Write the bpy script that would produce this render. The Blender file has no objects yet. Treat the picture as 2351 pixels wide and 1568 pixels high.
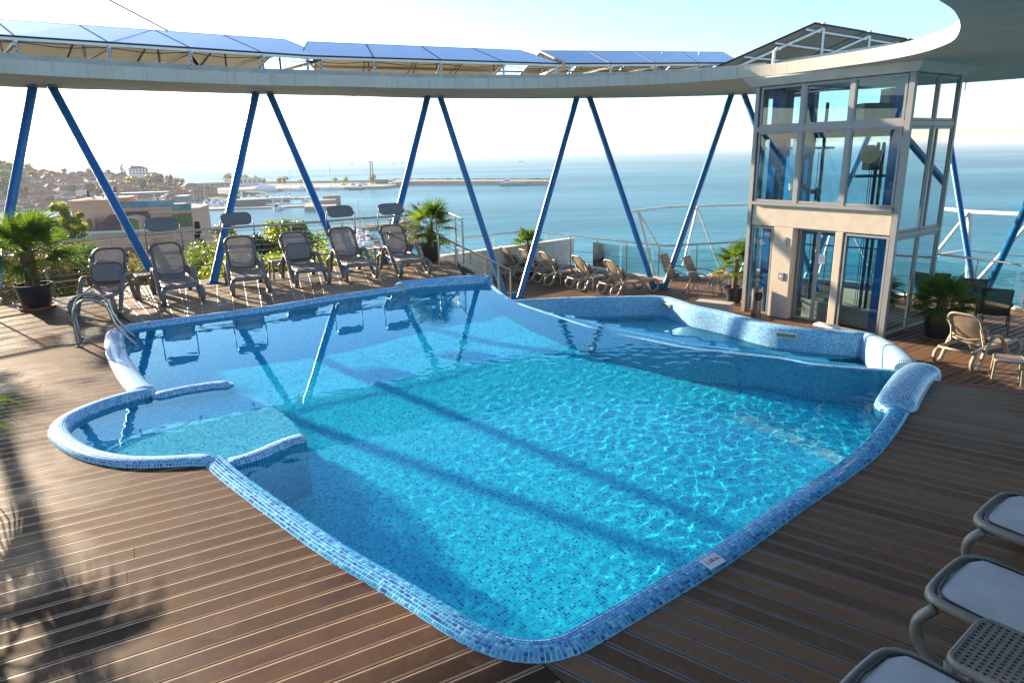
import bpy, bmesh, math, random
from mathutils import Vector as V, Matrix, noise
R=math.radians; PI=math.pi
random.seed(7)
sc=bpy.context.scene; C=sc.collection
# ---------------------------------------------------------------- camera
CAM_H=2.6; FPX=1567.0
PITCH=R(15.583); ROLL=R(1.35)
cd=bpy.data.cameras.new('camera'); cam=bpy.data.objects.new('camera',cd); C.objects.link(cam)
cd.sensor_width=36.0; cd.lens=36*FPX/2351; cd.clip_start=0.05; cd.clip_end=90000
fw=V((0,math.cos(PITCH),-math.sin(PITCH))); up0=V((0,math.sin(PITCH),math.cos(PITCH))); rt0=V((1,0,0))
rt=rt0*math.cos(ROLL)-up0*math.sin(ROLL); up=up0*math.cos(ROLL)+rt0*math.sin(ROLL)
cam.matrix_world=Matrix(((rt.x,up.x,-fw.x,0),(rt.y,up.y,-fw.y,0),(rt.z,up.z,-fw.z,CAM_H),(0,0,0,1)))
sc.camera=cam
# ---------------------------------------------------------------- sky, sun, exposure
SUN_AZ=R(-48.5); SUN_EL=R(14.5)
w=bpy.data.worlds.new('World'); sc.world=w; w.use_nodes=True
nt=w.node_tree; nt.nodes.clear()
sky=nt.nodes.new('ShaderNodeTexSky'); sky.sky_type='NISHITA'; sky.sun_disc=False
sky.sun_elevation=SUN_EL; sky.sun_rotation=SUN_AZ; sky.altitude=40; sky.air_density=0.9; sky.dust_density=0.45; sky.ozone_density=2.6
bg=nt.nodes.new('ShaderNodeBackground'); bg.inputs['Strength'].default_value=0.09
wo=nt.nodes.new('ShaderNodeOutputWorld')
nt.links.new(sky.outputs[0],bg.inputs[0]); nt.links.new(bg.outputs[0],wo.inputs[0])
sd=bpy.data.lights.new('sun','SUN'); sun=bpy.data.objects.new('sun',sd); C.objects.link(sun)
sd.energy=5.0; sd.angle=R(0.75); sd.color=(1.0,0.80,0.56)
SUNDIR=V((math.sin(SUN_AZ)*math.cos(SUN_EL),math.cos(SUN_AZ)*math.cos(SUN_EL),math.sin(SUN_EL)))
sun.rotation_euler=SUNDIR.to_track_quat('Z','Y').to_euler(); sun.location=(-30,30,40)
sd.cycles.is_caustics_light=True
sc.view_settings.view_transform='Standard'; sc.view_settings.look='None'; sc.view_settings.gamma=1; sc.view_settings.use_curve_mapping=False
sc.view_settings.exposure=1.95
sc.view_settings.use_white_balance=True; sc.view_settings.white_balance_temperature=6300; sc.view_settings.white_balance_tint=10
sc.cycles.max_bounces=10; sc.cycles.transparent_max_bounces=24; sc.cycles.glossy_bounces=4; sc.cycles.transmission_bounces=8; sc.cycles.diffuse_bounces=3
# ---------------------------------------------------------------- helpers
def at(x,y,z=0.0):            # photo pixel (2351 px wide) -> point at height z
    d=fw+rt*((x-1175.5)/FPX)-up*((y-784)/FPX); t=(z-CAM_H)/d.z
    return V((d.x*t,d.y*t,z))
def atd(x,y,Y):               # photo pixel -> point at distance Y
    d=fw+rt*((x-1175.5)/FPX)-up*((y-784)/FPX); t=Y/d.y
    return V((d.x*t,Y,CAM_H+d.z*t))
class MB:
    def __init__(s): s.v=[]; s.f=[]; s.uv=None
    def add(s,vs,fs):
        o=len(s.v); s.v+=[tuple(v) for v in vs]; s.f+=[tuple(i+o for i in f) for f in fs]; return s
    def box(s,c,d,rz=0,M=None):
        x,y,z=d[0]/2,d[1]/2,d[2]/2
        vs=[V((a*x,b*y,e*z)) for e in(-1,1) for a,b in((-1,-1),(1,-1),(1,1),(-1,1))]
        m=M or Matrix.Rotation(rz,3,'Z'); c=V(c)
        return s.add([m@v+c for v in vs],[(3,2,1,0),(4,5,6,7),(0,1,5,4),(1,2,6,5),(2,3,7,6),(3,0,4,7)])
    def bar(s,a,b,wd,ht,upv=(0,0,1)):     # rectangular bar a->b
        a,b=V(a),V(b); d=(b-a).normalized(); u=V(upv)
        if abs(d.dot(u))>.99: u=V((0,1,0))
        r=d.cross(u).normalized()*wd/2; q=r.cross(d).normalized()*ht/2
        vs=[p+i*r+j*q for p in(a,b) for i,j in((-1,-1),(1,-1),(1,1),(-1,1))]
        return s.add(vs,[(3,2,1,0),(4,5,6,7),(0,1,5,4),(1,2,6,5),(2,3,7,6),(3,0,4,7)])
    def tube(s,pts,r,n=8,closed=False,cap=True,flat=None):
        pts=[V(p) for p in pts]; L=len(pts); vs=[]; fs=[]
        prev=None
        for i,p in enumerate(pts):
            a=pts[(i-1)%L] if(closed or i>0) else p; b=pts[(i+1)%L] if(closed or i<L-1) else p
            d=(b-a).normalized()
            if prev is None:
                u=V((0,0,1)) if abs(d.z)<.9 else V((1,0,0))
                x=d.cross(u).normalized()
            else: x=(prev-d*prev.dot(d)).normalized()
            prev=x; y=d.cross(x)
            rr=r[i] if isinstance(r,(list,tuple)) else r
            fx,fy=flat or (1,1)
            for k in range(n):
                t=2*PI*k/n+PI/n; vs.append(p+x*(math.cos(t)*rr*fx)+y*(math.sin(t)*rr*fy))
        for i in range(L if closed else L-1):
            j=(i+1)%L
            for k in range(n):
                m=(k+1)%n; fs.append((i*n+k,i*n+m,j*n+m,j*n+k))
        if cap and not closed: fs+=[tuple(range(n))[::-1],tuple((L-1)*n+k for k in range(n))]
        return s.add(vs,fs)
    def lathe(s,prof,n=20,c=(0,0,0)):
        vs=[];fs=[];c=V(c)
        for r,z in prof:
            for k in range(n):
                t=2*PI*k/n; vs.append(c+V((r*math.cos(t),r*math.sin(t),z)))
        for i in range(len(prof)-1):
            for k in range(n):
                m=(k+1)%n; fs.append((i*n+k,i*n+m,(i+1)*n+m,(i+1)*n+k))
        return s.add(vs,fs)
    def prism(s,poly,z0,z1):
        n=len(poly); vs=[(p[0],p[1],z0) for p in poly]+[(p[0],p[1],z1) for p in poly]
        a=sum(poly[i][0]*poly[(i+1)%n][1]-poly[(i+1)%n][0]*poly[i][1] for i in range(n))
        fs=[tuple(range(n))[::-1],tuple(range(n,2*n))]+[(i,(i+1)%n,n+(i+1)%n,n+i) for i in range(n)]
        if a<0: fs=[f[::-1] for f in fs]
        return s.add(vs,fs)
    def hull(s,vs,fs): return s.add(vs,fs)
def link(name,data,parent=None):
    o=bpy.data.objects.new(name,data); C.objects.link(o)
    if parent is not None: o.parent=parent
    return o
def rootloc(o):
    p=V((0,0,0))
    while o is not None: p+=o.location; o=o.parent
    return p
def obj(name,mb,m,parent=None,label=None,cat=None,group=None,kind=None,smooth=False,world=True,bevel=0):
    me=bpy.data.meshes.new(name)
    off=rootloc(parent) if (parent is not None and world) else V((0,0,0))
    vs=mb.v if off.length==0 else [(a-off.x,b-off.y,c-off.z) for a,b,c in mb.v]
    me.from_pydata(vs,[],mb.f)
    if mb.uv: 
        ul=me.uv_layers.new(name='UVMap'); ul.data.foreach_set('uv',[c for f in mb.f for i in f for c in mb.uv[i]])
    if m: me.materials.append(m)
    if smooth:
        me.polygons.foreach_set('use_smooth',[True]*len(me.polygons))
        if smooth!='all':
            try: me.set_sharp_from_angle(angle=R(smooth if smooth is not True else 40))
            except Exception: pass
    me.update()
    o=link(name,me,parent)
    if bevel:
        b=o.modifiers.new('bevel','BEVEL'); b.width=bevel; b.segments=1; b.limit_method='ANGLE'; b.angle_limit=R(40)
    tag(o,label,cat,group,kind); return o
def tag(o,label=None,cat=None,group=None,kind=None):
    for k,v in(('label',label),('category',cat),('group',group),('kind',kind)):
        if v: o[k]=v
    return o
def thing(name,loc,label,cat,group=None,rz=0):
    o=bpy.data.objects.new(name,None); C.objects.link(o); o.location=loc; o.rotation_euler=(0,0,rz); o.empty_display_size=.1
    return tag(o,label,cat,group)
CH={}
def kids(o): return [c for c in bpy.data.objects if c.parent==o]
def copy_tree(o,parent=None,children=None):
    c=o.copy(); C.objects.link(c)
    if parent is not None: c.parent=parent
    for ch in (kids(o)): copy_tree(ch,c)
    return c
def dup(o,loc,rz,label,group=None,scale=None):
    c=copy_tree(o); c.location=loc; c.rotation_euler=(0,0,rz); c['label']=label
    if group: c['group']=group
    if scale: c.scale=(scale,)*3
    return c
def spline(pts,n=8,closed=False):
    pts=[V(p) for p in pts]; L=len(pts); out=[]
    for i in range(L if closed else L-1):
        p1,p2=pts[i],pts[(i+1)%L]
        p0=pts[(i-1)%L] if(closed or i>0) else p1*2-p2
        p3=pts[(i+2)%L] if(closed or i<L-2) else p2*2-p1
        for k in range(n):
            t=k/n; out.append(.5*((2*p1)+(p2-p0)*t+(2*p0-5*p1+4*p2-p3)*t*t+(3*p1-p0-3*p2+p3)*t**3))
    if not closed: out.append(pts[-1])
    return out
def resample(pts,step):
    pts=[V(p) for p in pts]; out=[pts[0].copy()]; acc=0
    for a,b in zip(pts,pts[1:]):
        d=(b-a).length; t=step-acc
        while t<=d: out.append(a.lerp(b,t/d)); t+=step
        acc=(acc+d)%step if d+acc>=step else acc+d
    if (out[-1]-pts[-1]).length>step*.3: out.append(pts[-1].copy())
    return out
def inpoly(x,y,P):
    r=False; n=len(P); j=n-1
    for i in range(n):
        xi,yi,xj,yj=P[i][0],P[i][1],P[j][0],P[j][1]
        if (yi>y)!=(yj>y) and x<(xj-xi)*(y-yi)/(yj-yi)+xi: r=not r
        j=i
    return r
# ---------------------------------------------------------------- materials
class NT:
    def __init__(s,name):
        s.m=bpy.data.materials.new(name); s.m.use_nodes=True; s.t=s.m.node_tree; s.t.nodes.clear()
        s.out=s.t.nodes.new('ShaderNodeOutputMaterial')
    def n(s,kind,inp=None,**kw):
        nd=s.t.nodes.new('ShaderNode'+kind)
        for k,v in kw.items(): setattr(nd,k,v)
        for k,v in (inp or {}).items():
            if isinstance(v,bpy.types.NodeSocket): s.t.links.new(v,nd.inputs[k])
            else: nd.inputs[k].default_value=v
        return nd
    def ramp(s,fac,stops,interp='LINEAR'):
        nd=s.t.nodes.new('ShaderNodeValToRGB'); s.t.links.new(fac,nd.inputs[0]); cr=nd.color_ramp; cr.interpolation=interp
        while len(cr.elements)<len(stops): cr.elements.new(.5)
        for e,(p,c) in zip(cr.elements,stops): e.position=p; e.color=(*c,1) if len(c)==3 else c
        return nd.outputs[0]
    def math(s,op,a,b=0.0,c=None):
        i={0:a,1:b}
        if c is not None: i[2]=c
        return s.n('Math',i,operation=op).outputs[0]
    def mix(s,f,a,b,mode='MIX'):
        nd=s.n('Mix',data_type='RGBA',blend_type=mode)
        for k,v in((0,f),(6,a),(7,b)):
            if isinstance(v,bpy.types.NodeSocket): s.t.links.new(v,nd.inputs[k])
            else: nd.inputs[k].default_value=v if k==0 else ((*v,1) if len(v)==3 else v)
        return nd.outputs[2]
    def noise(s,scale,detail=3,vec=None,rough=.55):
        i={'Scale':scale,'Detail':detail,'Roughness':rough}
        if vec is not None: i['Vector']=vec
        return s.n('TexNoise',i).outputs[0]
    def coord(s,k='Object'): return s.n('TexCoord').outputs[k]
    def mapp(s,vec,scale=(1,1,1),rot=(0,0,0),loc=(0,0,0)): return s.n('Mapping',{'Vector':vec,'Scale':scale,'Rotation':rot,'Location':loc}).outputs[0]
    def bump(s,h,strength=.3,dist=.01): return s.n('Bump',{'Height':h,'Strength':strength,'Distance':dist}).outputs[0]
    def done(s,sh): s.t.links.new(sh,s.out.inputs[0]); return s.m
def pbr(name,col,rough=.5,metal=0,var=.15,vscale=6,bump=0,bscale=60,spec=.5,coat=0,trans=0,coord='Object'):
    t=NT(name); c=(*col,1)
    co=t.coord(coord)
    n=t.noise(vscale,4,co)
    lo=tuple(max(0,x*(1-var)) for x in col); hi=tuple(min(1,x*(1+var)) for x in col)
    cc=t.ramp(n,[(.3,lo),(.7,hi)])
    i={'Base Color':cc,'Roughness':rough,'Metallic':metal,'Specular IOR Level':spec,'Coat Weight':coat}
    if trans: i['Transmission Weight']=trans
    if bump: i['Normal']=t.bump(t.noise(bscale,3,co),bump,.01)
    return t.done(t.n('BsdfPrincipled',i).outputs[0])
M={}
M['steel']=pbr('steel',(.40,.38,.355),.27,1,.08)
M['blue']=pbr('blue_paint',(.008,.115,.31),.3,0,.12,3,spec=.5)
M['concrete']=pbr('painted_concrete',(.60,.56,.49),.8,0,.08,3,.35,40)
# ---------------------------------------------------------------- mosaic materials
TILE=0.026
TILE_STOPS=[(0,(.010,.11,.36)),(.09,(.02,.23,.52)),(.34,(.05,.36,.64)),(.66,(.06,.42,.66)),(.88,(.18,.58,.76)),(1,(.5,.74,.8))]
def mosaic(name,stops,tile=TILE,grout=(.55,.62,.66),gw=.09):
    t=NT(name); uv=t.n('UVMap').outputs[0]
    p=t.n('VectorMath',{0:uv,1:(1/tile,1/tile,1)},operation='MULTIPLY').outputs[0]
    fl=t.n('VectorMath',{0:p},operation='FLOOR').outputs[0]; fr=t.n('VectorMath',{0:p},operation='FRACTION').outputs[0]
    wn=t.n('TexWhiteNoise',{'Vector':fl},noise_dimensions='2D').outputs['Value']
    col=t.ramp(wn,stops,'CONSTANT')
    sp=t.n('SeparateXYZ',{0:fr})
    ex=t.math('MINIMUM',sp.outputs[0],t.math('SUBTRACT',1,sp.outputs[0])); ey=t.math('MINIMUM',sp.outputs[1],t.math('SUBTRACT',1,sp.outputs[1]))
    e=t.math('MINIMUM',ex,ey); g=t.math('LESS_THAN',e,gw)
    c=t.mix(g,col,grout)
    ro=t.math('MULTIPLY_ADD',g,.5,.12)
    nb=t.bump(t.math('SMOOTH_MIN',e,.2,.1),.5,.004)
    return t.done(t.n('BsdfPrincipled',{'Base Color':c,'Roughness':ro,'Normal':nb}).outputs[0])
M['mosaic']=mosaic('mosaic_rim',TILE_STOPS)
M['mosaic_floor']=mosaic('mosaic_floor',[(0,(.004,.15,.46)),(.10,(.006,.40,.70)),(.42,(.010,.58,.78)),(.68,(.03,.72,.84)),(.93,(.14,.82,.88))],grout=(.12,.68,.78))
M['mosaic_pale']=mosaic('mosaic_pale',[(0,(.03,.26,.55)),(.10,(.10,.50,.74)),(.42,(.24,.64,.80)),(.75,(.42,.76,.86))],grout=(.55,.76,.82))
def tilemat(name,src):
    t=NT(name)
    f=t.n('ObjectInfo').outputs['Random'] if src=='obj' else t.n('NewGeometry').outputs['Random Per Island']
    c=t.ramp(f,TILE_STOPS,'CONSTANT')
    return t.done(t.n('BsdfPrincipled',{'Base Color':c,'Roughness':.1,'Coat Weight':.3}).outputs[0])
M['tile']=tilemat('glass_tile','obj'); M['tiles']=tilemat('glass_tiles','isl')
t=NT('pool_water')
M['water']=t.done(t.n('BsdfGlass',{'Color':(.58,.93,1,1),'Roughness':0.0,'IOR':1.33}).outputs[0])
# ---------------------------------------------------------------- pool
ZW=-0.03
# rim sections in photo pixels: (outer, inner)
near_o=[(461,1055),(516,1112),(620,1196),(745,1284),(913,1376),(1080,1476),(1143,1506),(1189,1518),(1240,1520),(1290,1512),(1353,1485),(1531,1384),(1673,1300),(1815,1194),(1956,1099),(2027,1040),(2084,974),(2121,922),(2140,878)]
near_i=[(511,1055),(545,1080),(650,1152),(770,1238),(900,1323),(1038,1413),(1114,1451),(1168,1468),(1219,1474),(1273,1468),(1332,1443),(1480,1355),(1640,1256),(1815,1139),(1909,1073),(1966,1031),(2000,988),(2022,940),(2060,862)]
def pair(o,i,z0=.02,z1=ZW):
    O=[at(*p,z0) for p in o]; I=[at(*p,z1) for p in i]
    return spline([((a+b)/2).to_2d().to_3d() for a,b in zip(O,I)],6),None
near_path,_=pair(near_o,near_i)
def pxs(l,z,n=6): return spline([at(*p,z) for p in l],n)
ZR=.07
spur_low=pxs([(510,1046),(550,1037),(593,1023),(656,997),(700,985)],ZR)
kid=pxs([(495,1044),(440,1043),(398,1046),(293,1047),(201,1030),(150,1003),(132,978),(145,955),(189,932),(253,909),(321,892),(345,893)],ZR)
left=pxs([(335,888),(314,876),(290,845),(270,812),(261,780),(262,757),(275,746)],ZR)
spur_up=pxs([(345,893),(380,887),(422,878),(490,868),(534,866)],ZR)
back=pxs([(265,750),(300,741),(400,728),(600,702),(745,679),(870,661),(925,655)],ZR)
back2=pxs([(918,655),(925,650),(1000,642),(1100,636),(1124,637)],.09)
weir=pxs([(1116,646),(1135,665),(1174,691),(1258,721),(1371,757),(1484,781),(1596,802),(1780,822),(1880,839),(2060,853)],-.035)
# sweep a half round rim along a path
def rim_mesh(path,width,h,z=None,base=-.35,inner_drop=-.5,nseg=10,taper_ends=True,step=.06,depth=None):
    path=resample(path,step); mb=MB(); L=len(path); uvs=[]; n=nseg+3
    s=0
    for i,p in enumerate(path):
        a=path[max(0,i-1)]; b=path[min(L-1,i+1)]
        d=(b-a); d.z=0; d.normalize(); nx=V((d.y,-d.x,0))
        if i: s+=(p-path[i-1]).length
        k=1.0
        if taper_ends:
            e=min(i,L-1-i)*step; 
            if e<width/2: k=max(.12,math.sqrt(max(0,1-(1-e/(width/2))**2)))
        zz=p.z if z is None else z
        wv=width(s) if callable(width) else width
        pr=[(-.5*wv*k,base)]
        for j in range(nseg+1):
            t=PI-PI*j/nseg; pr.append((.5*wv*k*math.cos(t),(h*k)*math.sin(t)**.75-.02))
        pr.append((.5*wv*k,base))
        u=0; last=None
        for q in pr:
            if last: u+=math.hypot(q[0]-last[0],q[1]-last[1])
            last=q; mb.v.append(tuple(p+nx*q[0]+V((0,0,zz-p.z+q[1])))); uvs.append((s,u))
    for i in range(L-1):
        for j in range(n-1):
            mb.f.append((i*n+j,i*n+j+1,(i+1)*n+j+1,(i+1)*n+j))
    mb.f.append(tuple(range(n))); mb.f.append(tuple((L-1)*n+j for j in range(n))[::-1])
    mb.uv=uvs; return mb
def tri_normals(mb): return mb
pool=thing('swimming_pool',(0,8,0),'large curved blue mosaic swimming pool sunk in the wooden terrace','swimming pool')
RW=.185
obj('near_rim',rim_mesh(near_path,RW,.05,z=0,taper_ends=False),M['mosaic'],pool,smooth='all')
obj('lower_spur',rim_mesh(spur_low,.165,.045,z=0,base=-1.3),M['mosaic'],pool,smooth='all')
obj('shallow_rim',rim_mesh(kid,.19,.08,z=0),M['mosaic'],pool,smooth='all')
obj('side_rim',rim_mesh(left,.27,.07,z=0),M['mosaic'],pool,smooth='all')
obj('upper_spur',rim_mesh(spur_up,.165,.04,z=0,base=-1.3),M['mosaic'],pool,smooth='all')
obj('back_rim',rim_mesh(back,.2,.07,z=0),M['mosaic'],pool,smooth='all')
obj('raised_rim',rim_mesh(back2,.24,.15,z=0,taper_ends=False),M['mosaic'],pool,smooth='all')
# basin: inner outline (clockwise list of world points)
def off(path,d):
    out=[];L=len(path)
    for i,p in enumerate(path):
        a=path[max(0,i-1)];b=path[min(L-1,i+1)];t=(b-a).normalized(); out.append(p+V((-t.y,t.x,0))*d)
    return out
weir_in=weir
main_out=[p.copy() for p in near_path]                       # left junction -> near corner -> right end
wr=[p for p in reversed(weir)]
bk=[p for p in reversed(back2)]+[p for p in reversed(back)]
lf=[p for p in reversed(left)]
kd=[p for p in reversed(kid)]
outline=[]
for seg in (main_out,wr,bk,lf,kd):
    for p in seg:
        q=V((p.x,p.y,0))
        if not outline or (outline[-1]-q).length>.05: outline.append(q)
POOL=[(p.x,p.y) for p in outline]
# floor depth: children's corner shallow
KC=at(310,975,0)
ZF=-1.22
def chain(seglist,z=0):
    o=[]
    for seg in seglist:
        for p in seg:
            q=V((p.x,p.y,z))
            if not o or (o[-1]-q).length>.05: o.append(q)
    return o
def wall_mesh(path,z0,z1):
    mb=MB(); uv=[]; s=0
    for i,p in enumerate(path):
        if i: s+=(p-path[i-1]).length
        mb.v+= [(p.x,p.y,z0),(p.x,p.y,z1)]; uv+=[(s,z0),(s,z1)]
    mb.f=[(2*i,2*i+2,2*i+3,2*i+1) for i in range(len(path)-1)]
    mb.uv=uv; return mb
def cells_(poly,z,step,grow):
    mb=MB(); xs=[p[0] for p in poly]; ys=[p[1] for p in poly]; idx={}; x0,y0=min(xs),min(ys)
    def vi(i,j):
        if (i,j) not in idx: idx[(i,j)]=len(mb.v); mb.v.append((x0+i*step,y0+j*step,z))
        return idx[(i,j)]
    for i in range(-grow,int((max(xs)-x0)/step)+1+grow):
        for j in range(-grow,int((max(ys)-y0)/step)+1+grow):
            x,y=x0+(i+.5)*step,y0+(j+.5)*step
            if any(inpoly(x+a*step*.6*grow,y+b*step*.6*grow,poly) for a in(-1,0,1) for b in(-1,0,1)):
                mb.f.append((vi(i,j),vi(i+1,j),vi(i+1,j+1),vi(i,j+1)))
    mb.uv=[(p[0]*.8+p[1]*.6,p[1]*.8-p[0]*.6) for p in mb.v]; return mb
main_poly=chain([main_out,wr,bk,lf,[spur_up[0],spur_low[0]]])
def flat_mesh(poly,z,uvs=True):
    mb=MB(); mb.v=[(p[0],p[1],z) for p in poly]; mb.f=[tuple(range(len(poly)))]; mb.uv=[(p[0]*.8+p[1]*.6,p[1]*.8-p[0]*.6) for p in poly]; return mb
from mathutils.geometry import tessellate_polygon
def tess(poly,z):
    mb=MB(); P=[V((p[0],p[1],0)) for p in poly]; mb.v=[(p.x,p.y,z) for p in P]
    mb.f=[tuple(t) for t in tessellate_polygon([P])]
    mb.f=[f if ((P[f[1]]-P[f[0]]).cross(P[f[2]]-P[f[0]])).z>0 else f[::-1] for f in mb.f]
    mb.uv=[(p.x*.8+p.y*.6,p.y*.8-p.x*.6) for p in P]; return mb
flm=cells_(main_poly,ZF,.2,1)
b0,b1=at(265,750),at(925,655); bn_=V((-(b1-b0).y,(b1-b0).x,0)).normalized()
def floor_z(x,y):      # raised along the back wall to let sunlight reach it, 1.2 m from the middle on
    d=-(V((x,y,0))-b0).dot(bn_); return max(ZF,-.50-.20*max(0,d))
flm.v=[(x,y,floor_z(x,y)) for x,y,z in flm.v]
fl=obj("pool_floor",flm,M["mosaic_floor"],pool)
wl=obj('pool_wall',wall_mesh(main_poly[:main_poly.index([p for p in main_poly if (p-V((spur_up[0].x,spur_up[0].y,0))).length<1e-4][0])+1],ZF,-.02),M['mosaic_floor'],pool)
bulge=spline([spur_low[-1],at(680,952),at(640,917),at(590,886),spur_up[-1]],5); mouth=chain([bulge])
kid_poly=chain([kd,spur_low,bulge,[p for p in reversed(spur_up)]])
kf=obj("shallow_floor",cells_(kid_poly,-.34,.03,0),M["mosaic_pale"],pool)
obj('shallow_step',wall_mesh(mouth,ZF,-.36),M['mosaic_floor'],pool)
ki=obj('shallow_wall',wall_mesh(chain([kd]),ZF,-.05),M['mosaic_pale'],pool)
# bench step along the weir and round the shallow end
def ledge(path,d,z,name):
    a=path; b=off(path,d); mb=MB(); uv=[]; s=0
    for i in range(len(a)):
        if i: s+=(a[i]-a[i-1]).length
        mb.v+=[(a[i].x,a[i].y,z),(b[i].x,b[i].y,z),(b[i].x,b[i].y,ZF)]; uv+=[(s,0),(s,abs(d)),(s,abs(d)+.9)]
    for i in range(len(a)-1):
        for j in (0,1): mb.f.append((3*i+j,3*i+j+1,3*i+4+j,3*i+3+j))
    mb.uv=uv; return obj(name,mb,M['mosaic_floor'],pool)
# weir wall between the two basins
wm=MB(); uv=[]; s=0; pw=resample(weir,.08)
po=off(pw,.0); 
for i,p in enumerate(pw):
    t=(pw[min(i+1,len(pw)-1)]-pw[max(i-1,0)]).normalized(); nn=V((-t.y,t.x,0))
    if i: s+=(p-pw[i-1]).length
    prof=[(-.17,-1.2),(-.17,-.30),(-.12,-.10),(-.05,-.04),(.02,-.018),(.10,-.06),(.13,-1.9)]
    for q in prof: wm.v.append(tuple(V((p.x,p.y,0))+nn*q[0]+V((0,0,q[1]+.0)))); uv.append((s,q[0]+abs(q[1]) if q[0]>0 else q[0]+q[1]))
for i in range(len(pw)-1):
    for j in range(6): wm.f.append((7*i+j,7*i+j+1,7*i+8+j,7*i+7+j))
wm.uv=uv; we=obj('overflow_wall',wm,M['mosaic'],pool,smooth=60)
# water sheet with real ripples
DECKCLIP=[(-12.5,-2),(-12.5,8.2),(-9.6,12.0),(-7.6,14.0),(-6,15.0),(-4.3,15.9),(-2.5,17.0),(-1.3,15.8),(-.4,14.2),(5,7),(5,-2)]
def water(name,poly,z,step,amp,clip=None):
    xs=[p[0] for p in poly]; ys=[p[1] for p in poly]
    x0,x1,y0,y1=min(xs),max(xs),min(ys),max(ys)
    nx=int((x1-x0)/step)+2; ny=int((y1-y0)/step)+2; idx={}; mb=MB()
    ins=[[False]*nx for _ in range(ny)]; grow=set(); far={}
    for j in range(ny):
        yy=y0+j*step; xsn=[]
        n=len(poly)
        for i in range(n):
            a=poly[i];b=poly[(i+1)%n]
            if (a[1]>yy)!=(b[1]>yy): xsn.append(a[0]+(yy-a[1])/(b[1]-a[1])*(b[0]-a[0]))
        xsn.sort()
        for k in range(0,len(xsn)-1,2):
            for i in range(max(0,int((xsn[k]-x0)/step)),min(nx-1,int((xsn[k+1]-x0)/step)+1)+1): ins[j][i]=True
    # the sheet runs on under the deck towards the sun, so low sunlight reaches the water by the walls
    q=.45
    for k in range(1,13):
        di=int(round(SUNDIR.x*k*q/step)); dj=int(round(SUNDIR.y*k*q/step))
        for j in range(ny):
            for i in range(nx):
                if ins[j][i]:
                    grow.add((i+di,j+dj)); far.setdefault((i+di,j+dj),k*q)
    def vid(i,j):
        k=(i,j)
        if k not in idx:
            x=x0+i*step; y=y0+j*step
            idx[k]=len(mb.v); e=0 if (0<=j<ny and 0<=i<nx and (ins[j][i] or any(0<=j+b<ny and 0<=i+a<nx and ins[j+b][i+a] for a in(-5,0,5) for b in(-5,0,5)))) else far.get(k,0); mb.v.append((x,y,z+(amp(x,y) if e==0 else -.006)))
        return idx[k]
    for j in range(ny):
        for i in range(nx):
            if ins[j][i]: grow.add((i,j))
    cellsq=set()
    for (i,j) in grow: cellsq|={(i,j),(i-1,j),(i,j-1),(i-1,j-1)}
    for (i,j) in sorted(cellsq):
            if (0<=i<nx-1 and 0<=j<ny-1 and (ins[j][i] or ins[j+1][i+1] or ins[j][i+1] or ins[j+1][i])) or inpoly(x0+i*step,y0+j*step,clip):
                mb.f.append((vid(i,j),vid(i+1,j),vid(i+1,j+1),vid(i,j+1)))
    return obj(name,mb,M['water'],None,kind='structure',smooth='all')
def amp(x,y):
    # calm at the back left, lively at the right and near end
    k=.25+.75*max(0,min(1,(x+2.5-.25*(y-8))/5))
    if y>10: k*=max(.3,1-(y-10)*.18)
    k*=max(.25,.8+.9*noise.noise(V((x*.55,y*.55,9))))
    p=V((x*8,y*8,0)); q=V((x*17,y*17,3.3))
    return k*(.0019*noise.noise(p)+.0010*noise.noise(q))
wp=water('pool_water',POOL,ZW,.03,amp,DECKCLIP)
# ---------------------------------------------------------------- decking
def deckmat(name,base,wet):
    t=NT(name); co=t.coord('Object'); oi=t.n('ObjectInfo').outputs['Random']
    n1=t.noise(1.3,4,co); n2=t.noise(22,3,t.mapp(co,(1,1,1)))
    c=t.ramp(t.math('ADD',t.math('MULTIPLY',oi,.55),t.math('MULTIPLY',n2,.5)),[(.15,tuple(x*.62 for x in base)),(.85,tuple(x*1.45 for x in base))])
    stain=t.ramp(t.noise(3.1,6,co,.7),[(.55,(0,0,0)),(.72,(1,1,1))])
    c=t.mix(t.math('MULTIPLY',stain,.10),c,(.35,.31,.27))
    r=t.ramp(t.noise(.55,3,co),[(.36,(.2,)*3 if wet else (.45,)*3),(.48,(.72,)*3)])
    gr=t.n('TexWave',{'Vector':t.n('UVMap').outputs[0],'Scale':5.5,'Distortion':0,'Detail':0},wave_type='BANDS',bands_direction='Y').outputs[1]
    nb=t.bump(gr,.5,.0022)
    return t.done(t.n('BsdfPrincipled',{'Base Color':c,'Roughness':r,'Normal':nb,'Specular IOR Level':.10}).outputs[0])
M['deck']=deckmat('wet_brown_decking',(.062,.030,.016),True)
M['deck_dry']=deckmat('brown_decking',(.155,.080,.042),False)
M['deck_low']=deckmat('lower_decking',(.13,.072,.040),False)
M['deck_back']=deckmat('worn_decking',(.21,.15,.10),False)
M['dark']=pbr('dark_underlay',(.012,.011,.010),.9)
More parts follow.
